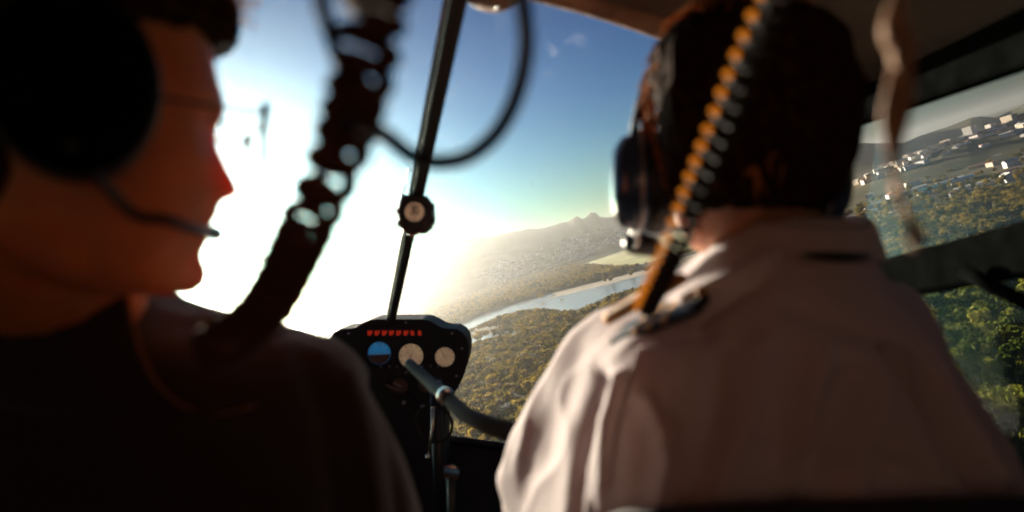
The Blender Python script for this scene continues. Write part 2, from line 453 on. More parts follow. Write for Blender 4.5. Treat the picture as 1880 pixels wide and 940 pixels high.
# warehouses and works in the side window
wares = [(1540, 412, 95, 38, 9, .30, M_metal, 'long pale warehouse roof right beside the pilot collar'),
         (1588, 398, 70, 40, 10, .25, M_metal, 'grey warehouse half hidden behind the hanging strap'),
         (1612, 378, 40, 28, 8, .28, M_white, 'small white shed left of the hanging strap'),
         (1675, 352, 70, 34, 9, .28, M_metal, 'low grey warehouse just right of the hanging strap'),
         (1712, 352, 62, 40, 12, .28, M_teal, 'teal roofed warehouse with white walls'),
         (1745, 338, 60, 36, 11, .28, M_metal, 'plain grey shed between the teal and blue roofs'),
         (1768, 336, 46, 36, 12, .28, M_bluer, 'blue roofed hall right of the teal warehouse'),
         (1790, 345, 70, 30, 9, .28, M_white, 'white low works building in front of the blue roof'),
         (1668, 334, 60, 30, 8, .3, M_metal, 'thin pale roof behind the low grey warehouse'),
         (1735, 322, 110, 42, 10, .3, M_metal, 'long pale metal hall behind the teal warehouse'),
         (1790, 306, 110, 46, 11, .3, M_metal, 'large light grey hall in the second row of works'),
         (1815, 300, 70, 60, 14, .3, M_metal, 'tall grey hall at the end of the second row'),
         (1862, 284, 90, 34, 9, .3, M_metal, 'long roof at the window edge beside the pale road'),
         (1850, 318, 40, 24, 8, .3, M_tile, 'single clay roofed building among the dark trees')]
for px, py, w, d, h, rz, rm, lab in wares:
    g = G(px, py); th = math.atan2(-g.x, g.y)
    house(g.x, g.y, 0, w, d, h, th + rz * 0.4, M_white, rm, lab, 'warehouses in the side window', 'warehouse', 'warehouse', True, 6)

# apartment blocks on the town hill
def on_hill(px, frac=1.0, D=3700 * K):
    xs = [p[0] for p in NEAR_RIDGE]; ys = [p[1] for p in NEAR_RIDGE]
    py = float(np.interp(px, xs, ys)); v = wdir(px, py); hl = math.hypot(v.x, v.y)
    return v.x / hl * D, v.y / hl * D, max(0, H + D * v.z / hl)
blocks = [(1668, 26, 26, 16, M_cream, 'low cream block at the left end of the town hill'), (1690, 40, 22, 12, M_white, 'small white block right of the low cream block'),
          (1722, 60, 20, 13, M_white, 'wide white block on the town hill crest'), (1740, 44, 20, 18, M_cream, 'cream block right of the wide white block'),
          (1784, 36, 24, 42, M_white, 'tall white square tower block standing alone on the hill'), (1806, 60, 20, 20, M_cream, 'wide low cream block beside the tall tower'),
          (1822, 26, 20, 34, M_white, 'slim white tower block second from the window edge'), (1836, 40, 20, 24, M_cream, 'cream block just before the window edge'),
          (1858, 46, 24, 46, M_cream, 'tall cream tower block near the window edge'), (1874, 40, 24, 38, M_tile, 'reddish apartment block cut by the window edge')]
for px, w, d, h, m, lab in blocks:
    x, y, z = on_hill(px, D=3640 * K); 
    house(x, y, z - 3, w, d, h, math.atan2(-x, y) - 0.7 + rnd.uniform(-.2, .2), m, M_cream, lab, 'blocks on the town hill', 'apartment_block', 'building', False, max(4, int(w / 5)))
# small houses
def town_house(x, y, z, label, group, s=1.0):
    w, d, h = rnd.uniform(11, 24) * s, rnd.uniform(9, 14) * s, rnd.uniform(4, 10) * s
    house(x, y, z, w, d, h, rnd.uniform(0, 3.1), rnd.choice([M_white, M_white, M_cream]), rnd.choice([M_tile, M_tile, M_metal, M_white]), label, group, gable=rnd.random() < .7)
for i in range(70):
    px = rnd.uniform(1570, 1880); x, y, z = on_hill(px, D=3700 * K)
    t = rnd.uniform(0.55, 0.98); D = (3700 - (1 - t) * 1000) * K; s = t; s = s * s * (3 - 2 * s)
    k = D / (3700 * K); town_house(x * k, y * k, z * s - 3, 'small house on the slope of the town hill', 'houses on the town hill', 1.8)
from mathutils.bvhtree import BVHTree
land = []
for o in sc.objects:
    if o.name.split('.')[0] in ('hills', 'ground'):
        land.append(BVHTree.FromPolygons([v.co.copy() for v in o.data.vertices], [tuple(q.vertices) for q in o.data.polygons]))
def land_hit(px, py):
    """the nearest piece of land on a sight line"""
    v = wdir(px, py); best = None
    for t in land:
        h = t.ray_cast(Vector((0, 0, H)), v)
        if h[0] is not None and (best is None or h[3] < best[1]): best = (h[0], h[3])
    return best
n = 0
for _ in range(6000):
    if n >= 230: break
    px, py = rnd.uniform(860, 1150), rnd.uniform(420, 530)
    if not in_poly(px, py, TOWN): continue
    hit = land_hit(px, py)
    if hit is None or hit[1] > 5200: continue
    if mnoise.noise(Vector((hit[0].x / 260, hit[0].y / 420, 5.0))) < -0.08 and rnd.random() < 0.85: continue
    g = hit[0]; n += 1
    town_house(g.x, g.y, g.z - 1, 'tiny pale house in the hazy valley town', 'houses of the hazy valley town', 1.1 + hit[1] / 2600)
for k in range(60):
    px, py = rnd.uniform(1570, 1880), rnd.uniform(230, 400)
    if not in_poly(px, py, WARE): continue
    hit = land_hit(px, py); g = hit[0]
    town_house(g.x, g.y, g.z - 1, 'small pale house among the warehouses of the side window', 'houses among the warehouses', 1.8)
g = G(985, 597)
house(g.x, g.y, 0, 17, 9, 5.5, 0.5, M_white, M_white, 'white roofed house alone in the forest near the river', None, windows=3)
g = G(1195, 437)
house(g.x, g.y, 0, 40, 20, 16, 0.3, M_white, M_white, 'white hall behind the meadow beside the pilot headset', None, 'hall', 'building', True, 5)

# wooded islet in the river
g = G(1032, 553)
root = bpy.data.objects.new('river_islet', None); C.objects.link(root); root.location = (g.x, g.y, 0.8)
tag(root, 'small dark overgrown islet alone in the river', 'islet')
V = [(0, 0, 0.9)]; Fc = []
for k in range(12):
    a = k * math.pi / 6; V.append((math.cos(a) * 3.6 * rnd.uniform(.8, 1.2), math.sin(a) * 3.6 * rnd.uniform(.8, 1.2), -0.3)); Fc.append((0, 1 + k, 1 + (k + 1) % 12))
lpart('rock', lmesh('rock', (V, Fc), M_sand), root)
o = lpart('bush', CROWNS[3], root); o.scale = (.8, .8, .8); o.location = (0, 0, -1.5)

# ------------------------------------------------------------------ haze
def haze():
    zb, zt = -4.0, 340.0; s = S + 400
    V, Fc = box_geo(-s, s, -s, s, zb, zt)
    m = bpy.data.materials.new('haze'); m.use_nodes = True; nt = m.node_tree
    nt.nodes.remove(nt.nodes['Principled BSDF'])
    v = nt.nodes.new('ShaderNodeVolumePrincipled')
    v.inputs['Color'].default_value = (0.93, 0.92, 0.90, 1); v.inputs['Density'].default_value = HAZE
    v.inputs['Anisotropy'].default_value = 0.87
    nt.links.new(v.outputs[0], nt.nodes['Material Output'].inputs['Volume'])
    o = mesh_obj('haze', V, Fc, m); tag(o, 'pale golden haze filling the air over the valley', 'haze', kind='stuff')
HAZE = 6.0e-5
haze()
print('sun elevation', math.degrees(SUN_EL), 'az', math.degrees(SUN_AZ), 'trees', len(tree_pts), len(near))
#CABIN
# ------------------------------------------------------------------ cabin helpers (cabin frame: x right, y forward, z up)
def croot(name, label, cat, base, group=None):
    o = bpy.data.objects.new(name, None); C.objects.link(o)
    o.empty_display_size = 0.05
    o.matrix_world = CAB @ Matrix.Translation(base); o['_b'] = tuple(base)
    return tag(o, label, cat, group)
def base_of(o):
    while o.parent: o = o.parent
    return Vector(o['_b'])
def cpart(name, geo, m, parent, smooth=False, label=None):
    b = base_of(parent)
    o = mesh_obj(name, [Vector(v) - b for v in geo[0]], geo[1], m, smooth); o.parent = parent
    if label: o['label'] = label
    return o
def csolo(name, geo, m, label, cat, smooth=False, group=None):
    V = [Vector(v) for v in geo[0]]; b = sum(V, Vector()) / len(V)
    o = mesh_obj(name, [v - b for v in V], geo[1], m, smooth); o.matrix_world = CAB @ Matrix.Translation(b)
    return tag(o, label, cat, group)
def join(*geos):
    V = []; Fc = []
    for v, f in geos:
        k = len(V); V.extend(v); Fc.extend([tuple(i + k for i in q) for q in f])
    return V, Fc
def spline(pts, n):
    """Catmull-Rom through points (sequences of equal length) -> n samples"""
    A = np.array([tuple(p) for p in pts], float)
    A = np.vstack([2 * A[0] - A[1], A, 2 * A[-1] - A[-2]]); k = len(A) - 3; out = []
    for i in range(n):
        t = i / (n - 1) * k; j = min(int(t), k - 1); u = t - j
        p0, p1, p2, p3 = A[j:j + 4]
        out.append(0.5 * (2 * p1 + (p2 - p0) * u + (2 * p0 - 5 * p1 + 4 * p2 - p3) * u * u + (3 * p1 - p0 - 3 * p2 + p3) * u ** 3))
    return out
def tube(pts, rad, sides=10, n=None):
    if n:
        if hasattr(rad, '__len__'):
            q = spline([(*p, r) for p, r in zip(pts, rad)], n); return sweep_geo([Vector(a[:3]) for a in q], [a[3] for a in q], sides)
        pts = [Vector(a) for a in spline(pts, n)]
    return sweep_geo(pts, rad, sides)
def ring(c, nrm, r, t, n=28, s=8):
    nrm = Vector(nrm).normalized(); u = nrm.orthogonal().normalized(); w = nrm.cross(u); V = []; Fc = []
    for i in range(n):
        a = 2 * math.pi * i / n; e = u * math.cos(a) + w * math.sin(a)
        for k in range(s):
            b = 2 * math.pi * k / s; V.append(Vector(c) + e * (r + t * math.cos(b)) + nrm * t * math.sin(b))
    for i in range(n):
        for k in range(s):
            Fc.append((i * s + k, ((i + 1) % n) * s + k, ((i + 1) % n) * s + (k + 1) % s, i * s + (k + 1) % s))
    return V, Fc
def lathe(c, axis, prof, n=32):
    """profile (radius, along axis) turned about axis"""
    ax = Vector(axis).normalized(); u = ax.orthogonal().normalized(); w = ax.cross(u); V = []; Fc = []
    for r, h in prof:
        for k in range(n):
            a = 2 * math.pi * k / n; V.append(Vector(c) + ax * h + (u * math.cos(a) + w * math.sin(a)) * max(r, 1e-5))
    for i in range(len(prof) - 1):
        for k in range(n):
            k2 = (k + 1) % n; Fc.append((i * n + k, i * n + k2, (i + 1) * n + k2, (i + 1) * n + k))
    Fc.append(tuple(range(n - 1, -1, -1))); Fc.append(tuple(range((len(prof) - 1) * n, len(prof) * n)))
    return V, Fc
def bar(a, b, w, h, up=(0, 0, 1), bev=0.15):
    """chamfered bar from a to b, w across, h along up"""
    a, b = Vector(a), Vector(b); t = (b - a).normalized(); s = t.cross(Vector(up)).normalized(); u = s.cross(t)
    c = min(w, h) * bev
    sec = [(-w / 2 + c, -h / 2), (w / 2 - c, -h / 2), (w / 2, -h / 2 + c), (w / 2, h / 2 - c), (w / 2 - c, h / 2), (-w / 2 + c, h / 2), (-w / 2, h / 2 - c), (-w / 2, -h / 2 + c)]
    V = [p + s * x + u * y for p in (a, b) for x, y in sec]
    Fc = [(i, (i + 1) % 8, 8 + (i + 1) % 8, 8 + i) for i in range(8)] + [tuple(range(7, -1, -1)), tuple(range(8, 16))]
    return V, Fc
def prism(outline, y0, y1, bev=0.0):
    """outline in (x, z), extruded along y with a chamfered near edge"""
    n = len(outline); cx = sum(p[0] for p in outline) / n; cz = sum(p[1] for p in outline) / n
    def ringat(y, k): return [Vector((cx + (x - cx) * k, y, cz + (z - cz) * k)) for x, z in outline]
    rows = [ringat(y0, 1 - bev), ringat(y0 + bev * 0.08, 1), ringat(y1, 1)] if bev else [ringat(y0, 1), ringat(y1, 1)]
    V = [v for r in rows for v in r]; Fc = []
    for i in range(len(rows) - 1):
        for k in range(n):
            k2 = (k + 1) % n; Fc.append((i * n + k, (i + 1) * n + k, (i + 1) * n + k2, i * n + k2))
    Fc.append(tuple(range(n))); Fc.append(tuple(range(len(V) - 1, len(V) - n - 1, -1)))
    return V, Fc
def helix_path(center, R0, pitches, phase=0.0, seg=16):
    """coil round a smooth centre line; pitches = list of (fraction, pitch)"""
    cl = [Vector(p) for p in spline(center, 400)]
    L = [0.0]
    for i in range(1, len(cl)): L.append(L[-1] + (cl[i] - cl[i - 1]).length)
    tot = L[-1]; fr = []; u = (cl[1] - cl[0]).orthogonal().normalized()
    for i in range(len(cl)):
        t = (cl[min(i + 1, 399)] - cl[max(i - 1, 0)]).normalized(); u = (u - t * u.dot(t)).normalized(); fr.append((u.copy(), t.cross(u)))
    out = []; s = 0.0; a = phase; fx = [p[0] for p in pitches]; fy = [p[1] for p in pitches]
    while s < tot:
        j = min(int(np.searchsorted(L, s)), 399); rr = R0(s / tot) if callable(R0) else R0
        out.append(cl[j].lerp(cl[max(j - 1, 0)], 0.0 if j == 0 else (L[j] - s) / max(1e-9, L[j] - L[j - 1])) + fr[j][0] * math.cos(a) * rr + fr[j][1] * math.sin(a) * rr)
        s += float(np.interp(s / tot, fx, fy)) / seg; a += 2 * math.pi / seg
    return out
def ball(c, r, n=12, m=16, sc3=(1, 1, 1)):
    V = []; Fc = []
    for i in range(n + 1):
        th = math.pi * i / n
        for k in range(m):
            a = 2 * math.pi * k / m; V.append(Vector(c) + Vector((math.sin(th) * math.cos(a) * r * sc3[0], math.sin(th) * math.sin(a) * r * sc3[1], math.cos(th) * r * sc3[2])))
    for i in range(n):
        for k in range(m):
            k2 = (k + 1) % m; Fc.append((i * m + k, i * m + k2, (i + 1) * m + k2, (i + 1) * m + k))
    return V, Fc
def capsule(a, b, ra, rb, n=16):
    a, b = Vector(a), Vector(b); t = (b - a).normalized(); pts = []; rad = []
    for k in range(4): q = math.pi / 2 * k / 4; pts.append(a - t * ra * math.cos(q)); rad.append(max(ra * math.sin(q), 1e-4))
    for k in range(5): pts.append(a.lerp(b, k / 4)); rad.append(ra + (rb - ra) * k / 4)
    for k in range(1, 5): q = math.pi / 2 * k / 4; pts.append(b + t * rb * math.sin(q)); rad.append(max(rb * math.cos(q), 1e-4))
    return sweep_geo(pts, rad, n)
def remesh(name, geos, voxel, smooth, m, parent, displace=None):
    """weld overlapping closed shapes into one continuous skin"""
    b = base_of(parent); V, Fc = join(*geos)
    tmp = mesh_obj(name, [Vector(v) - b for v in V], Fc, m)
    bm = bmesh.new(); bm.from_mesh(tmp.data); bmesh.ops.remove_doubles(bm, verts=bm.verts[:], dist=1e-6)
    bmesh.ops.recalc_face_normals(bm, faces=bm.faces[:]); bm.to_mesh(tmp.data); bm.free()
    r = tmp.modifiers.new('r', 'REMESH'); r.mode = 'VOXEL'; r.voxel_size = voxel
    if smooth: s = tmp.modifiers.new('s', 'SMOOTH'); s.factor = 0.5; s.iterations = smooth
    me = bpy.data.meshes.new_from_object(tmp.evaluated_get(bpy.context.evaluated_depsgraph_get()))
    old = tmp.data; tmp.modifiers.clear(); tmp.data = me; bpy.data.meshes.remove(old)
    me.materials.clear(); me.materials.append(m)
    me.polygons.foreach_set('use_smooth', [True] * len(me.polygons)); me.name = name
    if displace:
        N = len(me.vertices); co = np.empty(N * 3, np.float32); no = np.empty(N * 3, np.float32)
        me.vertices.foreach_get('co', co); me.vertices.foreach_get('normal', no)
        co = co.reshape(-1, 3).tolist(); no = no.reshape(-1, 3).tolist()
        res = [displace(Vector(p) + b, Vector(q)) - b for p, q in zip(co, no)]
        me.vertices.foreach_set('co', np.array([tuple(v) for v in res], np.float32).ravel()); me.update()
    tmp.parent = parent
    return tmp

# ------------------------------------------------------------------ cabin materials
M_black = mat('black_plastic', (0.012, 0.013, 0.014), 0.45, var=0.3, scale=40, bump=0.15, bscale=300)
M_trim = mat('dark_trim', (0.02, 0.018, 0.017), 0.6, var=0.3, scale=25, bump=0.3, bscale=200)
M_frame = mat('matt_black_frame', (0.004, 0.0045, 0.0045), 0.95, var=0.3, scale=30, spec=0.0, bump=0.2, bscale=250)
M_rubber = mat('rubber_cable', (0.012, 0.015, 0.02), 0.35, var=0.3, scale=60)
M_headliner = mat('headliner', (0.10, 0.065, 0.045), 0.9, var=0.3, scale=14, bump=0.4, bscale=160)
M_wall = mat('warm_fill_lining', (0.36, 0.23, 0.19), 0.9, var=0.2, scale=10, bump=0.3, bscale=150)  # unseen lining, its tan chosen to bounce warm fill onto the backs
M_leather = mat('tan_trim', (0.34, 0.20, 0.11), 0.55, col2=(0.14, 0.075, 0.045), scale=16, bump=0.5, bscale=60)
M_panel = mat('panel_paint', (0.018, 0.017, 0.017), 0.7, var=0.25, scale=30, bump=0.1, bscale=400)
M_steel = mat('worn_steel', (0.45, 0.44, 0.43), 0.35, 0.9, var=0.2, scale=60)
M_greybar = mat('grey_painted_bar', (0.045, 0.034, 0.028), 0.8, var=0.3, scale=60)
M_grip = mat('grip', (0.016, 0.014, 0.014), 0.9, var=0.3, scale=60, bump=0.3, bscale=300)
M_dial = mat('dial_face', (0.62, 0.42, 0.24), 0.6, col2=(0.40, 0.25, 0.16), scale=25)  # tan of light reflected in the dial glass put into the colour
M_dialblue = mat('horizon_blue', (0.03, 0.26, 0.55), 0.45, col2=(0.02, 0.16, 0.38), scale=40)
M_dialdark = mat('dial_brown', (0.16, 0.09, 0.06), 0.6, var=0.3, scale=60)
M_ink = mat('dial_marks', (0.75, 0.70, 0.62), 0.6)
M_black2 = mat('card_figures', (0.03, 0.02, 0.015), 0.6)
for m_, e in ((M_dial, 0.10), (M_dialblue, 0.10)):     # faint glow added to brighten the dial faces, no lamp behind them
    b_ = m_.node_tree.nodes['Principled BSDF']; b_.inputs['Emission Strength'].default_value = e
    m_.node_tree.links.new(m_.node_tree.nodes['Color Ramp'].outputs[0], b_.inputs['Emission Color'])
M_red = mat('red_lens', (0.5, 0.02, 0.01), 0.3)
M_red.node_tree.nodes['Principled BSDF'].inputs['Emission Color'].default_value = (1, 0.05, 0.02, 1)
M_red.node_tree.nodes['Principled BSDF'].inputs['Emission Strength'].default_value = 0.07
M_seat = mat('seat_fabric', (0.035, 0.03, 0.028), 0.9, var=0.3, scale=40, bump=0.4, bscale=300)
M_chrome = mat('bright_metal', (0.75, 0.73, 0.70), 0.2, 1.0)
M_bead = mat('rosary_bead', (0.05, 0.02, 0.012), 0.3)
M_beadred = mat('red_bead', (0.45, 0.04, 0.02), 0.3)
M_gold = mat('gold_braid', (0.62, 0.30, 0.07), 0.7, 0.0, var=0.25, scale=300, bump=0.5, bscale=900)
M_strap = mat('tan_strap', (0.50, 0.27, 0.14), 0.7, col2=(0.28, 0.14, 0.08), scale=60, bump=0.5, bscale=600)

def glass(name, tint, gloss=0.012, edge=0.4):
    m = bpy.data.materials.new(name); m.use_nodes = True; nt = m.node_tree
    out = nt.nodes['Material Output']; nt.nodes.remove(nt.nodes['Principled BSDF'])
    t = nt.nodes.new('ShaderNodeBsdfTransparent'); t.inputs[0].default_value = (*tint, 1)
    g = nt.nodes.new('ShaderNodeBsdfGlossy'); g.inputs['Roughness'].default_value = 0.03
    lf = nt.nodes.new('ShaderNodeLayerWeight'); lf.inputs[0].default_value = 0.5
    pw = nt.nodes.new('ShaderNodeMath'); pw.operation = 'POWER'; pw.inputs[1].default_value = 5.0
    lw = nt.nodes.new('ShaderNodeMath'); lw.operation = 'MULTIPLY_ADD'; lw.inputs[1].default_value = edge; lw.inputs[2].default_value = gloss
    nt.links.new(lf.outputs['Facing'], pw.inputs[0]); nt.links.new(pw.outputs[0], lw.inputs[0])
    mx = nt.nodes.new('ShaderNodeMixShader')
    nt.links.new(lw.outputs[0], mx.inputs[0]); nt.links.new(t.outputs[0], mx.inputs[1]); nt.links.new(g.outputs[0], mx.inputs[2])
    nt.links.new(mx.outputs[0], out.inputs[0]); return m
M_glass = glass('acrylic', (0.97, 0.98, 0.98))
def smear(m):
    """dust and wiping marks that scatter a little light in the acrylic"""
    nt = m.node_tree; out = nt.nodes['Material Output']; src = out.inputs[0].links[0].from_socket
    tc = nt.nodes.new('ShaderNodeTexCoord'); mp = nt.nodes.new('ShaderNodeMapping'); mp.inputs['Scale'].default_value = (30, 8, 60); mp.inputs['Rotation'].default_value = (0.4, 0.5, 0.6)
    n = nt.nodes.new('ShaderNodeTexNoise'); n.inputs['Scale'].default_value = 1.0; n.inputs['Detail'].default_value = 9; n.inputs['Roughness'].default_value = 0.7
    n2 = nt.nodes.new('ShaderNodeTexNoise'); n2.inputs['Scale'].default_value = 5.0
    nt.links.new(tc.outputs['Object'], mp.inputs[0]); nt.links.new(mp.outputs[0], n.inputs['Vector']); nt.links.new(tc.outputs['Object'], n2.inputs['Vector'])
    mr = nt.nodes.new('ShaderNodeMapRange'); mr.inputs['From Min'].default_value = 0.56; mr.inputs['From Max'].default_value = 0.80; mr.inputs['To Max'].default_value = 0.22
    mr2 = nt.nodes.new('ShaderNodeMapRange'); mr2.inputs['From Min'].default_value = 0.50; mr2.inputs['From Max'].default_value = 0.70
    nt.links.new(n.outputs['Fac'], mr.inputs[0]); nt.links.new(n2.outputs['Fac'], mr2.inputs[0])
    mu = nt.nodes.new('ShaderNodeMath'); mu.operation = 'MULTIPLY'; nt.links.new(mr.outputs[0], mu.inputs[0]); nt.links.new(mr2.outputs[0], mu.inputs[1])
    t = nt.nodes.new('ShaderNodeBsdfTranslucent'); t.inputs[0].default_value = (0.9, 0.9, 0.9, 1)
    mx = nt.nodes.new('ShaderNodeMixShader'); nt.links.new(mu.outputs[0], mx.inputs[0]); nt.links.new(src, mx.inputs[1]); nt.links.new(t.outputs[0], mx.inputs[2]); nt.links.new(mx.outputs[0], out.inputs[0])
M_screen = glass('windscreen_acrylic', (0.97, 0.98, 0.98)); smear(M_screen)
M_tint = glass('blue_tinted_acrylic', (0.56, 0.88, 1.0), 0.003, 0.1)
M_filldim = glass('fill_dim_acrylic', (0.16, 0.13, 0.11))  # dark tint added to the unseen right rear window to cut fill
M_lens = glass('spectacle_lens', (0.92, 0.92, 0.9))

def cloth_mat(name, col, trans, bump=0.3, sc_=500.0, var=0.08):
    m = bpy.data.materials.new(name); m.use_nodes = True; nt = m.node_tree
    out = nt.nodes['Material Output']; b = nt.nodes['Principled BSDF']
    b.inputs['Roughness'].default_value = 0.85; b.inputs['Specular IOR Level'].default_value = 0.2
    b.inputs['Sheen Weight'].default_value = 0.15
    tc = nt.nodes.new('ShaderNodeTexCoord')
    n = nt.nodes.new('ShaderNodeTexNoise'); n.inputs['Scale'].default_value = 9; n.inputs['Detail'].default_value = 8
    nt.links.new(tc.outputs['Object'], n.inputs['Vector'])
    r = nt.nodes.new('ShaderNodeValToRGB')
    r.color_ramp.elements[0].color = (*[c * (1 - var) for c in col], 1); r.color_ramp.elements[1].color = (*[min(1, c * (1 + var)) for c in col], 1)
    nt.links.new(n.outputs['Fac'], r.inputs['Fac']); nt.links.new(r.outputs[0], b.inputs['Base Color'])
    n2 = nt.nodes.new('ShaderNodeTexNoise'); n2.inputs['Scale'].default_value = sc_
    nt.links.new(tc.outputs['Object'], n2.inputs['Vector'])
    bp = nt.nodes.new('ShaderNodeBump'); bp.inputs['Strength'].default_value = bump; bp.inputs['Distance'].default_value = 0.002
    nt.links.new(n2.outputs['Fac'], bp.inputs['Height']); nt.links.new(bp.outputs[0], b.inputs['Normal'])
    if trans:
        t = nt.nodes.new('ShaderNodeBsdfTranslucent'); mx = nt.nodes.new('ShaderNodeMixShader'); mx.inputs[0].default_value = trans
        nt.links.new(r.outputs[0], t.inputs[0])
        nt.links.new(b.outputs[0], mx.inputs[1]); nt.links.new(t.outputs[0], mx.inputs[2]); nt.links.new(mx.outputs[0], out.inputs[0])
    return m
M_shirt = cloth_mat('white_shirt', (0.76, 0.66, 0.67), 0.32)
M_jacket = cloth_mat('dark_jacket', (0.028, 0.018, 0.014), 0.0, 0.5, 350.0, 0.3)
M_jacketrim = cloth_mat('backlit_edge', (0.45, 0.18, 0.07), 0.5)  # orange of the backlit hood edge put into the colour
M_coil = cloth_mat('coil_jacket', (0.11, 0.042, 0.016), 0.3, 0.0)
M_trouser = cloth_mat('dark_trousers', (0.03, 0.03, 0.035), 0.0)

def skin_mat(name, col):
    m = mat(name, col, 0.5, var=0.12, scale=30, bump=0.15, bscale=500); b = m.node_tree.nodes['Principled BSDF']
    b.inputs['Subsurface Weight'].default_value = 1.0; b.inputs['Subsurface Radius'].default_value = (1.0, 0.3, 0.12)
    b.inputs['Subsurface Scale'].default_value = 0.045
    return m
M_skin = skin_mat('skin_warm', (0.70, 0.23, 0.08))
M_skin2 = skin_mat('skin_tan', (0.50, 0.23, 0.13))
M_hair = mat('dark_hair', (0.030, 0.014, 0.007), 0.85, var=0.5, scale=120, spec=0.03)
M_sunlock = mat('sunlit_lock', (0.42, 0.15, 0.045), 0.7, var=0.4, scale=90, spec=0.06)  # sunlit orange of the dark hair put into the lock colour

# ------------------------------------------------------------------ helicopter shell
heli = croot('helicopter_cabin', 'dark helicopter cabin shell with windscreen post, roof lining and door frames', 'helicopter', (0, 0, -1.0))
ZC = 0.33; XC = -0.06
front = [(0.70, 1.40), (0.627, 1.33), (0.45, 1.16), (0.28, 1.01), (0.098, 0.885), (-0.06, 0.84)]
left_front = [(-0.22, 0.81), (-0.40, 0.80), (-0.57, 0.82), (-0.747, 0.90), (2 * XC - 0.70, 0.95)]
fr = front + left_front                                   # right to left along the windscreen header
out = fr + [(2 * XC - 0.70, -0.85), (0.70, -0.85)]
n = len(out)
V = [Vector((x, y, ZC)) for x, y in out] + [Vector((x, y, ZC + 0.05)) for x, y in out]
Fc = [tuple(range(n)), tuple(range(2 * n - 1, n - 1, -1))] + [(i, n + i, n + (i + 1) % n, (i + 1) % n) for i in range(n)]
cpart('roof', (V, Fc), M_headliner, heli)
hd = [Vector((x, y + 0.012, ZC - 0.004 + 0.03 * math.exp(-((x - XC) / 0.17) ** 2))) for x, y in fr]
cpart('header_trim', tube(hd, [0.021] * len(hd), 10, 60), M_leather, heli, True, 'tan leather trim along the windscreen header')
# centre post with seal strips
pt, pb = P(848, -40, 0.78), P(718, 592, 2.0)
cpart('centre_post', bar(pt, pb, 0.024, 0.018, (0, 1, 0.6), 0.3), M_trim, heli)
off = (pb - pt).cross(Vector((0, 1, 0))).normalized()
if off.x > 0: off = -off
cpart('seal_strip', tube([pt + off * 0.0146 + Vector((0, -.004, 0)), pb + off * 0.0146 + Vector((0, -.004, 0))], 0.0026, 8), M_steel, heli, True)
cpart('seal_strip', tube([pt - off * 0.004 + Vector((0, -.0115, 0)), pb - off * 0.004 + Vector((0, -.0115, 0))], 0.0022, 8), M_rubber, heli, True)
# overhead fitting at the top of the post
c = P(905, -12, 0.80)
cpart('overhead_fitting', lathe(c, (0, 0.1, 1), [(0.004, -0.014), (0.024, -0.012), (0.034, -0.004), (0.036, 0.012), (0.03, 0.03)], 28), M_leather, heli, True)
cpart('fitting_screw', ball(P(914, 12, 0.79), 0.0028), M_chrome, heli, True)
# windscreen panes either side of the post
def post_y(z):
    return float(np.interp(z, [pb.z - 0.6, pb.z, pt.z], [pb.y + 0.02, pb.y, pt.y])) + 0.03
def post_x(z):
    return float(np.interp(z, [pb.z, pt.z], [pb.x, pt.x]))
def pane(x_to, nm, lab):
    V = []; Fc = []; nx, nz = 20, 18
    for i in range(nx + 1):
        for j in range(nz + 1):
            z = -0.62 + (ZC + 0.62) * j / nz; x0 = post_x(z); x = x0 + (x_to - x0) * i / nx
            y = post_y(z); k = (x - x0)
            yf = float(np.interp(x if x_to > 0 else 2 * XC - x, [-0.06, 0.098, 0.28, 0.45, 0.627, 0.70], [0.84, 0.885, 1.01, 1.16, 1.33, 1.40] if x_to > 0 else [0.84, 0.845, 0.86, 0.875, 0.91, 0.95]))
            w = max(0, (z - pb.z) / (ZC - pb.z)) ; w = min(1, w)
            y = (1 - w) * (post_y(min(z, pb.z)) + 0.12 * min(1, abs(k)) - 0.0) + w * (yf + 0.03)
            V.append(Vector((x, y, z)))
    for i in range(nx):
        for j in range(nz):
            a = i * (nz + 1) + j; Fc.append((a, a + nz + 1, a + nz + 2, a + 1))
    cpart('windscreen_pane', (V, Fc), M_screen, heli, True, lab)
pane(0.70, 'right', 'clear windscreen pane right of the centre post'); pane(2 * XC - 0.70, 'left', 'clear windscreen pane left of the centre post')
# windscreen lower sill and nose floor
sill = [P(700, 800, 2.22), P(820, 806, 2.2), P(970, 826, 2.15), P(1300, 872, 2.0), P(1500, 900, 1.6)]
cpart('windscreen_sill', tube(sill, 0.012, 10, 30), M_trim, heli, True)
sl = [Vector(p) for p in spline(sill, 16)]
V = []; Fc = []
for i, p in enumerate(sl):
    V += [p + Vector((0, 0.004, -0.006)), p + Vector((0, -0.02, -0.25)), p + Vector((0, -0.35, -0.62)), Vector((p.x, -0.85, -1.0))]
    if i:
        for k in range(3): a = (i - 1) * 4 + k; Fc.append((a, a + 1, a + 5, a + 4))
cpart('nose_floor', (V, Fc), M_trim, heli, True)
cpart('cabin_floor', box_geo(2 * XC - 0.70, 0.70, -0.85, 1.0, -1.03, -0.99), M_trim, heli)
lf = [Vector((2 * XC - 0.70, 1.7, -0.70)), Vector((-0.65, 2.1, -0.62)), P(700, 800, 2.22)]
V = []; Fc = []
for i, p in enumerate(lf):
    V += [p, p + Vector((0, -0.02, -0.25)), p + Vector((0, -0.35, -0.5)), Vector((p.x, -0.85, -1.0))]
    if i:
        for k in range(3): a = (i - 1) * 4 + k; Fc.append((a, a + 1, a + 5, a + 4))
cpart('nose_floor', (V, Fc), M_trim, heli, True)
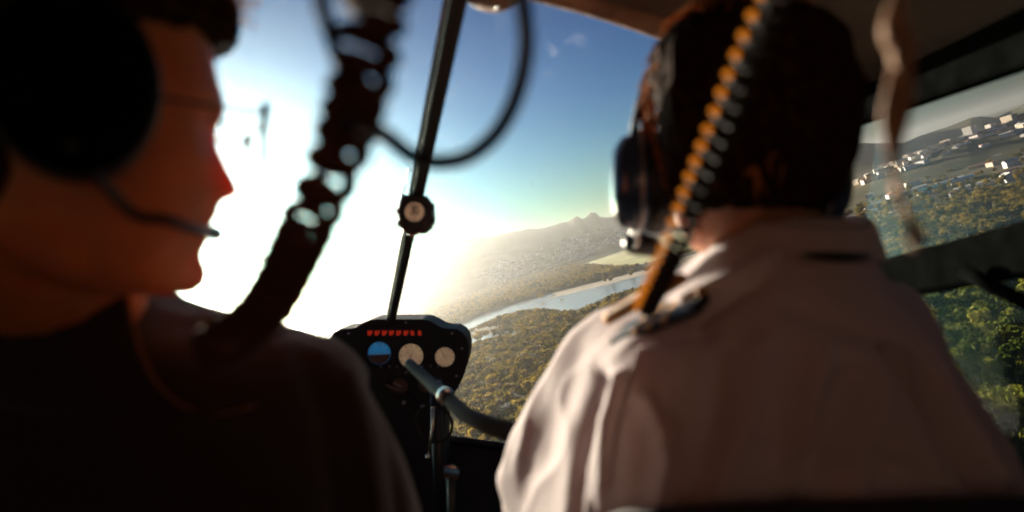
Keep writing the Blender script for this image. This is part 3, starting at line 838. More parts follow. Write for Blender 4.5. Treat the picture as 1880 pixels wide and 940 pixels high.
# door frames, both sides
def door_side(sx, tinted):
    X = lambda x: x if sx > 0 else 2 * XC - x
    q = lambda x, y, z: Vector((X(x), y, z))
    cpart('door_header', bar(q(0.70, 1.52, 0.315), q(0.70, -0.85, 0.27), 0.035, 0.095), M_frame, heli)
    cpart('door_pillar', bar(q(0.66, 1.44, 0.36), q(0.70, 1.62, -0.65), 0.05, 0.05, (0, 1, 0)), M_frame, heli)
    cpart('door_rail', bar(q(0.70, 1.62, -0.098), q(0.70, -0.85, 0.285), 0.035, 0.072), M_frame, heli)
    cpart('door_pillar', bar(q(0.70, -0.1, 0.27), q(0.70, -0.12, -1.0), 0.05, 0.07, (0, 1, 0)), M_frame, heli)
    cpart('door_pillar', bar(q(0.70, -0.84, 0.27), q(0.70, -0.84, -1.0), 0.05, 0.07, (0, 1, 0)), M_frame, heli)
    cpart('door_sill', bar(q(0.70, 1.62, -0.62), q(0.70, -0.85, -0.62), 0.04, 0.06), M_frame, heli)
    cpart('door_skin', box_geo(min(X(0.69), X(0.71)), max(X(0.69), X(0.71)), -0.85, 1.55, -1.0, -0.63), M_trim, heli)
    g1 = ([q(0.704, 1.58, -0.06), q(0.704, -0.08, 0.2), q(0.704, -0.08, 0.25), q(0.704, 1.50, 0.29)], [(0, 1, 2, 3)])
    cpart('door_window', g1, M_glass, heli, False, 'clear upper door window')
    g2 = ([q(0.704, 1.60, -0.61), q(0.704, -0.08, -0.61), q(0.704, -0.08, 0.14), q(0.704, 1.60, -0.12)], [(0, 1, 2, 3)])
    for zz in ((-0.60, 0.10), (0.20, 0.24)): cpart('door_light_block', box_geo(min(X(0.69), X(0.702)), max(X(0.69), X(0.702)), -0.07, 0.80, zz[0], zz[1]), M_frame, heli)  # unseen panels added to block fill light from the doors
    if tinted: cpart('door_window', g2, M_tint, heli, False, 'blue tinted lower door window')
    else: cpart('door_panel', g2, M_frame, heli, False, 'solid black lower door panel')
door_side(1, True); door_side(-1, False)
cpart('brace_bar', tube([P(1770, 498, 1.0), P(1830, 530, 0.95), P(1960, 590, 0.90)], 0.011, 8), M_frame, heli, True)
cpart('rear_bulkhead', box_geo(2 * XC - 0.70, 0.70, -0.88, -0.85, -1.0, ZC), M_wall, heli)
for x in (0.70, 2 * XC - 0.70):
    cpart('side_light_block', box_geo(x - 0.012, x + 0.012, -0.80, -0.14, -0.60, -0.12), M_wall, heli)  # unseen panels added to narrow the rear openings and cut fill
    cpart('side_light_block', box_geo(x - 0.012, x + 0.012, -0.80, -0.14, 0.0, 0.22), M_wall, heli)
    cpart('rear_window', ([Vector((x, -0.80, -0.12)), Vector((x, -0.14, -0.12)), Vector((x, -0.14, 0.0)), Vector((x, -0.80, 0.0))], [(0, 1, 2, 3)]), M_filldim if x > 0 else M_glass, heli)  # unseen panes, one dark and one clear, to shape the fill light
# small lit screw head in the roof lining corner
cpart('roof_screw', ball(P(1527, 156, 1.28), 0.004), M_gold, heli, True)

# ------------------------------------------------------------------ instrument console
DP = 2.0
con = croot('instrument_console', 'black mushroom shaped instrument console under the centre post', 'console', P(731, 940, DP))
half = [(731, 586), (775, 586), (786, 588), (797, 593), (808, 600), (818, 603), (838, 604), (850, 611), (858, 622), (861, 637), (860, 655), (855, 676), (846, 702), (836, 722), (825, 738), (818, 756), (816, 800), (816, 1100)]
outl = half + [(1462 - x, y) for x, y in reversed(half[1:])]
pz = lambda x, y: (P(x, y, DP).x, P(x, y, DP).z)
cpart('panel', prism([pz(*p) for p in outl], DP, DP + 0.16, 0.02), M_panel, con)
face = DP - 0.001
def gauge(px, py, r_px, fm, needle_deg, kind, lab):
    r = r_px / F * DP; c = P(px, py, face)
    g = cpart('gauge', lathe(c, (0, -1, 0), [(r * 1.16, 0), (r * 1.16, 0.006), (r * 1.02, 0.008), (r * 0.99, 0.004), (r * 0.99, 0.001)], 36), M_black, con, True, lab)
    cpart('dial', lathe(c + Vector((0, -0.0035, 0)), (0, -1, 0), [(r * 0.985, 0), (r * 0.98, 0.001)], 36), fm, g)
    def hand(a, l0, l1, w, m=M_ink, dy=0.0058, nm='needle'):
        d = Vector((math.sin(R(a)), 0, math.cos(R(a)))); s = Vector((d.z, 0, -d.x)); o = c + Vector((0, -dy, 0))
        q = [o + d * r * l0 - s * r * w, o + d * r * l0 + s * r * w, o + d * r * l1 + s * r * w * .6, o + d * r * l1 - s * r * w * .6]
        q2 = [v + Vector((0, 0.0008, 0)) for v in q]
        cpart(nm, (q + q2, [(0, 1, 2, 3), (7, 6, 5, 4), (0, 4, 5, 1), (1, 5, 6, 2), (2, 6, 7, 3), (3, 7, 4, 0)]), m, g)
    if kind == 'round':
        for k in range(12): hand(k * 30, 0.78, 0.94, 0.03, M_black2, 0.0054, 'tick_mark')
        hand(needle_deg, -0.15, 0.8, 0.05, M_ink)
    elif kind == 'horizon':
        low = [c + Vector((x * r * 0.97, -0.0052, z * r * 0.97)) for x, z in [(math.cos(a), math.sin(a)) for a in np.linspace(math.pi * 1.06, math.pi * 1.98, 14)]]
        cpart('ground_half', (low + [v + Vector((0, .0006, 0)) for v in low], [tuple(range(14)), tuple(range(27, 13, -1))]), M_dialdark, g)
        hand(82, -0.92, 0.92, 0.035, M_ink, 0.0062, 'horizon_bar')
        for k in (-50, -25, 0, 25, 50): hand(k, 0.72, 0.92, 0.04, M_ink, 0.006, 'tick_mark')
    return g
gauge(697, 648, 21, M_dialblue, 0, 'horizon', 'blue attitude gauge with a white bar')
gauge(755, 653, 22.5, M_dial, 205, 'round', 'pale round gauge with a white needle')
gauge(817, 655, 18, M_dial, 330, 'round', 'small pale gauge at the edge of the console')
gauge(783, 705, 15, M_dialdark, 40, 'round', 'dark lower gauge behind the control bar')
gauge(735, 708, 15, M_dialdark, 300, 'round', 'dark lower gauge near the seat')
# row of warning lights with unreadable red captions
for k in range(8):
    x = 680 + k * 13.2
    w = cpart('warning_light', box_geo(*[P(x - 5.2, 0, face).x, P(x + 5.2, 0, face).x], face - 0.003, face - 0.0002, P(0, 617, face).z, P(0, 605, face).z), M_black, con)
    for q, (dx, w_, y0, y1) in enumerate([(-3, 1.5, 606.5, 615.5), (0.2, 1.2, 608, 615.5), (2.8, 1.4, 606.5, 612)][: 3 if k < 6 else 2]):
        cpart('caption', box_geo(P(x + dx - w_, 0, face).x, P(x + dx + w_, 0, face).x, face - 0.0036, face - 0.0028, P(0, y1, face).z, P(0, y0, face).z), M_red, w)
for kx, ky in ((760, 728), (742, 738), (776, 745), (722, 690)):
    cpart('knob', lathe(P(kx, ky, face), (0, -1, 0), [(0.0065, 0), (0.006, 0.012), (0.004, 0.014)], 16), M_steel if ky > 735 else M_black, con, True)
for kx in range(8):
    tg = cpart('toggle_switch', lathe(P(700 + kx * 15, 672 if kx not in (3, 4) else 683, face), (0, -1, 0), [(0.0045, 0), (0.0045, 0.003), (0.0022, 0.004), (0.0018, 0.016)], 10), M_steel, con, True)
for kx, ky in ((640, 612), (830, 612), (848, 640), (838, 690), (720, 592), (745, 592), (806, 728)):
    cpart('screw', lathe(P(kx, ky, face), (0, -1, 0), [(0.0038, 0), (0.0036, 0.0016), (0.002, 0.0022)], 10), M_steel, con, True)
cpart('lever', tube([P(708, 706, face - .02), P(722, 714, face - .02), P(738, 718, face - .005)], 0.0035, 8), M_leather, con, True)

# ------------------------------------------------------------------ magnetic compass on the post with a rosary
DC = 1.262
cmp_ = croot('magnetic_compass', 'black octagonal magnetic compass with amber dial clamped to the windscreen post', 'compass', P(762, 430, DC))
cc = P(763, 392, DC); k = DC / F
octo = [(-22, -34), (20, -32), (30, -18), (33, 8), (27, 26), (16, 36), (-18, 38), (-30, 24), (-31, -12)]
cpart('housing', prism([(cc.x + a * k, cc.z - b * k) for a, b in octo], DC - 0.012, DC + 0.04, 0.06), M_black, cmp_)
for a, b in ((30, -12), (31, 14), (-31, -4), (-29, 18)):
    cpart('lug', box_geo(cc.x + (a - 4) * k, cc.x + (a + 4) * k, DC - 0.006, DC + 0.012, cc.z - (b + 6) * k, cc.z - (b - 6) * k), M_black, cmp_)
cpart('mount', bar(P(766, 352, DC), P(770, 330, DC), 0.026, 0.02, (0, 1, 0)), M_black, cmp_)
bez = cpart('bezel', ring((cc.x, DC - 0.014, cc.z + 0.002), (0, 1, 0), 0.0205, 0.0028, 32), M_black, cmp_, True)
card = cpart('compass_card', lathe((cc.x, DC - 0.0125, cc.z + 0.002), (0, -1, 0), [(0.0205, 0), (0.0200, 0.0015)], 32), M_dial, cmp_)
tx = bpy.data.curves.new('figures', 'FONT'); tx.body = '30'; tx.size = 0.021; tx.align_x = 'CENTER'; tx.align_y = 'CENTER'; tx.extrude = 0.0003
to = bpy.data.objects.new('figures', tx); C.objects.link(to)
tme = bpy.data.meshes.new_from_object(to.evaluated_get(bpy.context.evaluated_depsgraph_get())); bpy.data.objects.remove(to)
tme.materials.clear(); tme.materials.append(M_black2)
to = bpy.data.objects.new('figures', tme); C.objects.link(to); to.parent = card
to.matrix_local = Matrix.Translation(Vector((cc.x, DC - 0.0148, cc.z + 0.0045)) - base_of(card)) @ Matrix.Rotation(R(90), 4, 'X') @ Matrix.Diagonal((0.8, 1.1, 1, 1))
cpart('lubber_line', box_geo(cc.x - 0.0004, cc.x + 0.0004, DC - 0.0156, DC - 0.0150, cc.z - 0.016, cc.z + 0.018), M_black2, card)
ros = croot('rosary', 'string of dark beads with a small cross hanging round the compass', 'rosary', P(757, 440, DC))
loop = [(752, 312), (745, 338), (738, 358), (733, 376), (732, 396), (736, 412), (743, 424), (752, 431), (760, 432), (770, 427), (778, 420), (784, 411)]
lp = [P(x, y, DC - 0.012 if y > 350 else DC - 0.006) for x, y in loop]
cpart('cord', tube(lp, 0.0008, 6, 50), M_bead, ros, True)
q = [Vector(a) for a in spline(lp, 30)]
for i in range(0, 30, 1):
    red = 20 <= i <= 24
    cpart('bead_or_glint', ball(q[i], 0.0024 if i % 5 else 0.0030, 6, 8), M_beadred if red else M_bead, ros, True)
cpart('cross', join(bar(P(757, 433, DC - .012), P(756, 451, DC - .012), 0.0022, 0.0016, (0, 1, 0)), bar(P(751, 440, DC - .0135), P(763, 441, DC - .0135), 0.002, 0.0016, (0, 1, 0))), M_bead, ros)
for y in (313, 327):
    pass

# ------------------------------------------------------------------ control bar
cyc = croot('control_bar', 'grey control bar ending in a black grip beside the pilot', 'control', P(800, 760, 1.15))
cpart('arm', tube([P(752, 668, 1.55), P(790, 703, 1.38), P(826, 735, 1.2)], [0.012, 0.0125, 0.0125], 14, 20), M_greybar, cyc, True)
cpart('collar', lathe(P(818, 727, 1.235), (P(826, 735, 1.2) - P(790, 703, 1.38)), [(0.013, -0.012), (0.0155, -0.010), (0.0155, 0.010), (0.013, 0.012)], 20), M_chrome, cyc, True)
cpart('bolt', ball(P(815, 720, 1.215), 0.004), M_black, cyc, True)
cpart('grip', tube([P(822, 731, 1.22), P(850, 757, 1.13), P(885, 776, 1.06), P(930, 790, 1.01), P(995, 806, 0.96), P(1040, 812, 0.93)], [0.0125, 0.0135, 0.0142, 0.015, 0.0155, 0.015], 16, 40), M_grip, cyc, True)
cpart('cable_loop', ring(P(797, 778, 1.5), (0.25, 1, 0.1), 0.042, 0.0034, 36), M_grip, cyc, True)
cpart('hook', tube([P(783, 702, 1.42), P(790, 694, 1.41), P(799, 698, 1.40), P(801, 708, 1.40)], 0.0018, 8, 16), M_leather, cyc, True)
cpart('push_rod', tube([P(795, 748, 1.5), P(794, 790, 1.5), P(787, 836, 1.5)], 0.0032, 8), M_chrome, cyc, True)
cpart('rod_end', ball(P(786, 838, 1.5), 0.0055), M_chrome, cyc, True)
cpart('rod_end', ball(P(796, 748, 1.5), 0.005), M_chrome, cyc, True)
cpart('stick', tube([P(800, 700, 1.6), P(806, 860, 1.6), P(812, 1000, 1.6)], 0.014, 12), M_black, cyc, True)
ped = croot('foot_pedal', 'dark foot pedal with a bright edge below the console', 'pedal', P(860, 905, 1.35))
cpart('plate', bar(P(815, 868, 1.36), P(842, 872, 1.36), 0.03, 0.012, (0, 0, 1)), M_black, ped)
cpart('bright_edge', tube([P(815, 858, 1.345), P(829, 856, 1.345), P(838, 860, 1.345)], 0.002, 6, 8), M_chrome, ped, True)  # thin bright metal line along the pedal
cpart('arm', tube([P(828, 872, 1.365), P(830, 960, 1.37), P(831, 1080, 1.38)], 0.008, 8), M_black, ped, True)
# ------------------------------------------------------------------ pilot
pilot = croot('person', 'pilot in a white shirt with dark hair, back to the camera, leaning at the controls', 'person', P(1380, 1400, 0.72))
DT = 0.66
rows = [(404, 1395, 1545), (430, 1335, 1580), (460, 1288, 1594), (500, 1245, 1612), (540, 1190, 1648), (580, 1125, 1683), (610, 1080, 1706), (640, 1050, 1726), (700, 1019, 1762),
        (760, 992, 1800), (820, 965, 1838), (870, 944, 1858), (920, 922, 1864), (980, 905, 1850), (1060, 930, 1800), (1160, 990, 1740), (1300, 1010, 1720), (1420, 1000, 1730)]
def crease(px, py, line, width, depth):
    best = 1e9
    for (x0, y0), (x1, y1) in zip(line, line[1:]):
        dx, dy = x1 - x0, y1 - y0; t = max(0, min(1, ((px - x0) * dx + (py - y0) * dy) / (dx * dx + dy * dy)))
        best = min(best, math.hypot(px - x0 - t * dx, py - y0 - t * dy))
    return depth * math.exp(-(best / width) ** 2)
FOLDS = [([(1645, 650), (1670, 690), (1720, 770), (1800, 890)], 17, -0.016), ([(1690, 640), (1730, 720), (1830, 880)], 22, 0.006),
         ([(1180, 740), (1215, 800), (1225, 860), (1205, 960)], 15, -0.014), ([(1150, 700), (1130, 800), (1120, 950)], 18, 0.009),
         ([(1105, 690), (1075, 800), (1060, 950)], 14, -0.008), ([(1260, 560), (1330, 520), (1420, 470)], 13, 0.007), ([(1280, 590), (1360, 535), (1400, 520)], 9, -0.005),
         ([(1505, 670), (1490, 740), (1470, 900)], 22, 0.008), ([(1555, 700), (1530, 800), (1440, 960)], 24, -0.008), ([(1620, 720), (1590, 820), (1560, 940)], 20, 0.007),
         ([(1400, 640), (1380, 760), (1300, 940)], 26, 0.006), ([(1320, 680), (1300, 800), (1270, 940)], 22, -0.006), ([(1170, 600), (1230, 620), (1300, 610)], 12, -0.004),
         ([(1460, 560), (1540, 600), (1640, 640)], 20, -0.005), ([(1440, 850), (1560, 830), (1660, 860)], 16, -0.006)]
def torso_rows(rows, DT, back, shrink=0.0, lean=0.0, left_flat=True, n=96, m=60):
    A = np.array(rows, float); V = []; Fc = []
    ys = np.linspace(rows[0][0], rows[-1][0], m)
    ks = np.array([tuple(p) for p in rows], float)
    for py in ys:
        xl = float(np.interp(py, A[:, 0], A[:, 1])); xr = float(np.interp(py, A[:, 0], A[:, 2]))
        k = DT / F; XL = (xl - 940) * k + shrink; XR = (xr - 940) * k - shrink; z = -(py - 470) * k
        w = XR - XL; xc = (XL + XR) / 2; t = float(np.clip((py - 404) / 220, 0, 1)); t = t * t * (3 - 2 * t)
        b = (0.055 + (back - 0.055) * t) - shrink; f = (0.055 + 0.075 * t) - shrink
        W = 0.052 * t
        y0 = DT + lean * (py - 404)
        if left_flat:
            LX = lambda dpx, dy: (xl + dpx * t * 1.0 - 940) / F * (y0 + dy) + shrink
            kf = 0.25 + 0.75 * t
            pts = [(xc, y0 - b), (XR - 0.22 * w, y0 - b * 0.86), (XR - 0.06 * w, y0 - b * 0.36), (XR, y0 + 0.02), (XR - .05 * w, y0 + f * .8), (xc, y0 + f * 1.2),
                   (LX(95, 0.22 * kf), y0 + 0.22 * kf), (LX(20, 0.21 * kf), y0 + 0.21 * kf), (LX(6, 0.17 * kf), y0 + 0.17 * kf), (LX(52, 0.075 * kf), y0 + 0.075 * kf), (LX(98, -0.02 * kf), y0 - 0.02 * kf), (LX(150, 0) + 0.02 * w, y0 - b * 0.72)]
        else:
            pts = [(xc, y0 - b), (XR - 0.2 * w, y0 - b * 0.85), (XR - 0.05 * w, y0 - b * 0.4), (XR, y0), (XR - .05 * w, y0 + f * .6), (xc + .2 * w, y0 + f), (xc - .2 * w, y0 + f), (XL + .05 * w, y0 + f * .6), (XL, y0), (XL + 0.05 * w, y0 - b * .4), (XL + 0.2 * w, y0 - b * 0.85)]
        pp = pts + pts[:1]
        A3 = np.array(pts); N = len(pts)
        for i in range(n):
            tt = i / n * N; j = int(tt); u = tt - j
            p0, p1, p2, p3 = A3[(j - 1) % N], A3[j % N], A3[(j + 1) % N], A3[(j + 2) % N]
            q = 0.5 * (2 * p1 + (p2 - p0) * u + (2 * p0 - 5 * p1 + 4 * p2 - p3) * u * u + (3 * p1 - p0 - 3 * p2 + p3) * u ** 3)
            V.append(Vector((q[0], q[1], z)))
    for i in range(m - 1):
        for k in range(n):
            k2 = (k + 1) % n; Fc.append((i * n + k, (i + 1) * n + k, (i + 1) * n + k2, i * n + k2))
    Fc.append(tuple(range(n))); Fc.append(tuple(range(m * n - 1, (m - 1) * n - 1, -1)))
    return V, Fc
def pilot_folds(p, nrm):
    px, py = 940 + F * p.x / p.y, 470 - F * p.z / p.y
    d = 0.0
    if nrm.y < 0.35:
        for ln, w, dp in FOLDS: d += crease(px, py, ln, w, dp * 1.55)
    amp = min(1.0, max(0.0, (py - 470) / 200))
    q = Vector((p.x * 9 + p.z * 3.0, p.y * 6, p.z * 4.0))
    d += amp * 0.0030 * (1 - abs(mnoise.noise(Vector((p.x * 20 - p.z * 14, p.y * 10, p.z * 16))))) ** 4
    d += amp * (0.0045 * mnoise.fractal(q, 1.0, 2.0, 3) + 0.003 * mnoise.noise(Vector((p.x * 26 + p.z * 10, p.y * 16, p.z * 9))))
    return p + nrm * d
shL, shR = Vector((P(1120, 640, .66).x, .74, P(1120, 640, .66).z)), P(1650, 600, .66)
elL = Vector((0.035, 0.86, -0.31)); haL = Vector((0.095, 0.90, -0.27))
elR = P(1800, 930, 0.68) + Vector((-0.02, 0.03, 0)); haR = Vector((0.36, 1.02, -0.36))
shirt = remesh('shirt', [torso_rows(rows, DT, 0.105, 0, -0.00003), capsule(shL + Vector((0.055, 0.02, -0.02)), elL + Vector((.035, 0.0, 0)), 0.04, 0.04),
                         capsule(shR + Vector((-.02, .01, -.01)), elR, 0.058, 0.05), capsule(elR, elR.lerp(haR, .8), 0.047, 0.034), capsule(elL + Vector((.035, 0, 0)), elL.lerp(haL, .55) + Vector((.02, 0, -.01)), 0.043, 0.034)],
               0.006, 5, M_shirt, pilot, pilot_folds)
# collar: a folded band round the neck, standing proud of the shirt
def collar(rowsC, thick):
    V = []; Fc = []; n = 56
    for (cx_, cy_, cz_, rx, ry, tilt) in rowsC:
        for k in range(n):
            a = 2 * math.pi * k / n
            V.append(Vector((cx_ + rx * math.cos(a), cy_ + ry * math.sin(a), cz_ + tilt * math.sin(a) - 0.05 * math.cos(a) * 0.0)))
    for i in range(len(rowsC) - 1):
        for k in range(n):
            k2 = (k + 1) % n; Fc.append((i * n + k, (i + 1) * n + k, (i + 1) * n + k2, i * n + k2))
    return V, Fc
nc = P(1462, 425, 0.66)
cpart('collar', collar([(nc.x, .66, nc.z + .012, .062, .060, .010), (nc.x, .66, nc.z + .014, .066, .064, .010), (nc.x, .66, nc.z + 0.008, .070, .068, .012), (nc.x - .002, .66, nc.z - .014, .078, .078, .012), (nc.x - .003, .66, nc.z - .020, .080, .081, .012), (nc.x - .002, .66, nc.z - .020, .073, .075, .012)], 0), M_shirt, shirt, True)
shade_pts = [P(1474, 466, .562), P(1500, 469, .5625), P(1540, 471, .566), P(1575, 472, .578), P(1598, 470, .60)]
cpart('collar_shade', tube(shade_pts, [.0012, .0034, .0042, .0040, .003], 8, 24), M_black, shirt, True)  # dark tube stands in for the shade under the collar fold
# stitched seams laid on the cloth
from mathutils.bvhtree import BVHTree
def on_cloth(obj, pts, n, off=0.0006):
    b = base_of(obj); tr = BVHTree.FromPolygons([v.co + b for v in obj.data.vertices], [tuple(q.vertices) for q in obj.data.polygons]); res = []
    for q in spline([(x, y, 0) for x, y in pts], n):
        h = tr.ray_cast(Vector((0, 0, 0)), P(q[0], q[1], 1.0).normalized())
        if h[0] is not None: res.append(h[0] + h[1] * off)
    return res
for ln in ([(1175, 640), (1300, 612), (1440, 602), (1560, 606), (1668, 640)], [(1668, 640), (1690, 720), (1716, 800), (1735, 880)], [(1172, 640), (1150, 720), (1130, 800), (1118, 900)]):
    pts_ = on_cloth(shirt, ln, 60)
    if len(pts_) > 4:
        cpart('seam', sweep_geo(pts_, 0.0013, 6), M_shirt, shirt, True)
        cpart('stitch_line', sweep_geo([q + Vector((0, -0.0006, -0.006)) for q in pts_], 0.0006, 5), M_shirt, shirt, True)
# epaulette on the near shoulder with gold braid
ea, eb = P(1285, 545, 0.600), P(1135, 612, 0.69)
ep = cpart('epaulette', bar(ea + Vector((.003, -.003, -.002)), eb + Vector((.003, -.003, -.002)), 0.04, 0.010, (-0.3, -0.35, 0.8), .35), M_black, shirt)
for t in (0.30, 0.48, 0.66):
    a, b = ea.lerp(eb, t), ea.lerp(eb, t + 0.07)
    cpart('gold_stripe', bar(a + Vector((.0022, -.004, .0008)), b + Vector((.0022, -.004, .0008)), 0.0405, 0.0065, (-0.3, -0.35, 0.8), 0.3), M_gold, ep)
cpart('sunlit_edge_cord', tube([ea + Vector((-.014, .004, .016)), ea.lerp(eb, .5) + Vector((-.012, .006, .016)), eb + Vector((-.010, .008, .014))], [.0055, .0075, .0065], 12, 14), M_gold, ep, True)  # gold tube stands in for the sunlit edge of the epaulette
cpart('button', ball(ea + Vector((0, -.003, .005)), 0.005), M_gold, ep, True)
# body: head, neck, hands as one skin
HC = Vector((P(1366, 0, .655).x, 0.665, P(0, 222, .655).z))        # centre of the head
def loft_head(c, fwd, prof, width, nose, n=72, m=70):
    """head from a midline profile: prof rows (u, front_base, front_mid, back, halfwidth) in head axes"""
    f = Vector(fwd).normalized(); s = f.cross(Vector((0, 0, 1))).normalized()
    A = np.array(sorted(prof), float); us = np.linspace(A[0, 0], A[-1, 0], m); V = []; Fc = []
    for u in us:
        fb, fm, bk, hw, sg = [float(np.interp(u, A[:, 0], A[:, k])) for k in range(1, 6)]
        mid = (fb + bk) / 2 if fb > bk else fb; a = (fb - bk) / 2
        for k in range(n):
            t = 2 * math.pi * k / n; ct, st = math.cos(t), math.sin(t)
            e = 0.86
            x = a * math.copysign(abs(ct) ** e, ct); y = hw * math.copysign(abs(st) ** e, st)
            if ct > 0: x += (fm - fb) * math.exp(-(y / sg) ** 2)
            V.append(c + f * (mid + x) + s * y + Vector((0, 0, u)))
    for i in range(m - 1):
        for k in range(n):
            k2 = (k + 1) % n; Fc.append((i * n + k, i * n + k2, (i + 1) * n + k2, (i + 1) * n + k))
    Fc.append(tuple(range(n - 1, -1, -1))); Fc.append(tuple(range((m - 1) * n, m * n)))
    return V, Fc
# generic male profile in metres, u = 0 at the eyes, f = 0 at the ear line
GEN = [(-0.118, 0.055, 0.060, 0.025, 0.012, .02), (-0.113, 0.068, 0.078, 0.0, 0.035, .025), (-0.10, 0.076, 0.090, -0.03, 0.048, .02), (-0.085, 0.079, 0.087, -0.05, 0.056, .02), (-0.07, 0.082, 0.096, -0.07, 0.061, .022),
       (-0.058, 0.084, 0.098, -0.078, 0.064, .02), (-0.047, 0.084, 0.094, -0.085, 0.066, .016), (-0.04, 0.085, 0.112, -0.09, 0.067, .014), (-0.03, 0.085, 0.116, -0.095, 0.069, .013), (-0.01, 0.083, 0.101, -0.10, 0.071, .010),
       (0.0, 0.083, 0.093, -0.102, 0.072, .010), (0.012, 0.089, 0.097, -0.102, 0.073, .02), (0.025, 0.092, 0.098, -0.102, 0.075, .03), (0.05, 0.088, 0.094, -0.10, 0.077, .04), (0.08, 0.072, 0.076, -0.09, 0.072, .05),
       (0.10, 0.048, 0.05, -0.066, 0.056, .05), (0.113, 0.02, 0.022, -0.036, 0.033, .05), (0.118, -0.004, -0.003, -0.012, 0.008, .05)]
fwdP = Vector((0.06, 0.99, 0.0))
headP = loft_head(HC + Vector((0, 0, -0.012)), fwdP, GEN, 1, 1)
def hand(wrist, fwd, side, r=0.0085):
    f = Vector(fwd).normalized(); s = Vector(side).normalized(); u = f.cross(s); g = []
    palm = wrist + f * 0.045
    g.append(capsule(wrist - f * .05, wrist + f * 0.01, 0.026, 0.024)); g.append(capsule(wrist, palm + f * 0.03 - s * 0.022, 0.02, 0.015)); g.append(capsule(wrist, palm + f * 0.03 + s * 0.022, 0.02, 0.015)); g.append(capsule(wrist, palm + f * .035, .021, .016))
    for k, L in ((-1.5, 0.062), (-0.5, 0.075), (0.5, 0.08), (1.5, 0.07)):
        a = palm + f * 0.03 + s * 0.02 * k; b = a + f * L * .4 + u * .004; c_ = b + f * L * .18 - u * L * .35; d_ = c_ - f * L * .25 - u * L * .12
        g += [capsule(a, b, r * 1.1, r), capsule(b, c_, r, r * .92), capsule(c_, d_, r * .92, r * .8)]
    a = wrist + f * .02 + s * .026; b = a + f * .03 + s * .02 - u * .015; c_ = b + f * .03 - u * .02
    g += [capsule(a, b, .012, .011), capsule(b, c_, .011, .009)]
    return g
neckP = Vector((P(1440, 0, .66).x, 0.672, P(0, 440, .66).z))
coreP = torso_rows(rows, DT, 0.105, 0.016)
fa = lambda a, b: (Vector(b) - Vector(a))
handL_w = Vector((0.095, 0.90, -0.27)); handR_w = haR
body = remesh('body', [headP, capsule(HC + Vector((0.012, 0.02, -0.06)), neckP + Vector((0, 0, -0.03)), 0.052, 0.060), coreP,
                       capsule(shL + Vector((0.03, 0, -0.02)), elL + Vector((.035, 0, 0)), 0.04, 0.034), capsule(elL + Vector((.035, 0, 0)), handL_w, 0.033, 0.024),
                       capsule(shR + Vector((-.02, .01, -.01)), elR, 0.045, 0.038), capsule(elR, handR_w, 0.035, 0.025)]
              + hand(handL_w, fa(elL, handL_w) + Vector((0.0, 0.02, 0.03)), (0.95, -0.2, 0.1)) + hand(handR_w, fa(elR, haR), (-0.9, -0.3, 0)), 0.0042, 3, M_skin2, pilot)
for sx in (-1, 1):   # ears under the headset cups
    pass
# hair: skull cap of the same head, a little larger, with strand relief
def hair_shape(head, grow, keep):
    return [(v + (v - head[2]).normalized() * grow) for v in head[0]]
def strands(p, nrm):
    a = math.atan2(p.y - HC.y, p.x - HC.x); ph = (p.z - HC.z)
    d = 0.0022 * mnoise.noise(Vector((a * 16 + ph * 25, ph * 14, 1.2))) + 0.0035 * mnoise.noise(Vector((a * 6, ph * 30, 4.0))) + 0.0012 * mnoise.noise(Vector((a * 60 + ph * 90, ph * 20, 9)))
    return p + nrm * d
hair_prof = [(u, (fb - 0.012 if u < 0.045 else fb + 0.012), (fb - 0.012 if u < 0.045 else fb + 0.012), bk - 0.016, hw + 0.014, .03) for u, fb, fm, bk, hw, sg in GEN if u >= -0.065]
hair_prof = [(u, (0.012 if u < 0.03 else fb), (0.012 if u < 0.03 else fm), bk, hw, sg) for u, fb, fm, bk, hw, sg in hair_prof]
hp = loft_head(HC + Vector((0, 0, -0.012)), fwdP, hair_prof + [(-0.075, -0.02, -0.02, -0.085, 0.058, .03), (0.128, 0.03, 0.03, -0.03, 0.03, .05), (0.132, -0.004, -0.003, -0.012, 0.008, .05)], 1, 1)
hairP = remesh('hair', [hp], 0.003, 2, M_hair, pilot, strands)
# separate locks with sunlit orange put into their colour, more on the left
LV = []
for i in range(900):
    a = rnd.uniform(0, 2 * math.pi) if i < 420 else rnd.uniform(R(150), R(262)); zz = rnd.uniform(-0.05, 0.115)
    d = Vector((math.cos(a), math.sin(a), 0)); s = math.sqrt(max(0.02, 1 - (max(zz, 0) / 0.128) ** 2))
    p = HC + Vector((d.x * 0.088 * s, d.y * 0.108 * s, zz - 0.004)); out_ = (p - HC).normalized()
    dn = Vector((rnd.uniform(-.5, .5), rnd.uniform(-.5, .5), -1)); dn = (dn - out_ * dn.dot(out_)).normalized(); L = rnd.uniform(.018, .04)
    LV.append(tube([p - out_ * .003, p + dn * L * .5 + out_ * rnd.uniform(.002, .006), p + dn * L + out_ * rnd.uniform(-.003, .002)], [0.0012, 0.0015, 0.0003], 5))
cpart('locks', join(*LV), M_sunlock, hairP, True)['kind'] = 'stuff'
# trousers and seat
hipL, hipR = Vector((0.12, .74, -.56)), Vector((0.34, .74, -.56))
remesh('trousers', [capsule(hipL, hipR, .11, .11), capsule(hipL, (0.08, 1.12, -.52), .085, .06), capsule(hipR, (0.38, 1.12, -.52), .085, .06), capsule((0.08, 1.12, -.52), (0.06, 1.28, -.86), .058, .045), capsule((0.38, 1.12, -.52), (0.38, 1.28, -.86), .058, .045)], .012, 3, M_trouser, pilot)
for x in (0.06, 0.38):
    cpart('shoe', join(capsule((x, 1.27, -.94), (x, 1.42, -.955), .042, .036)), M_black, pilot, True)

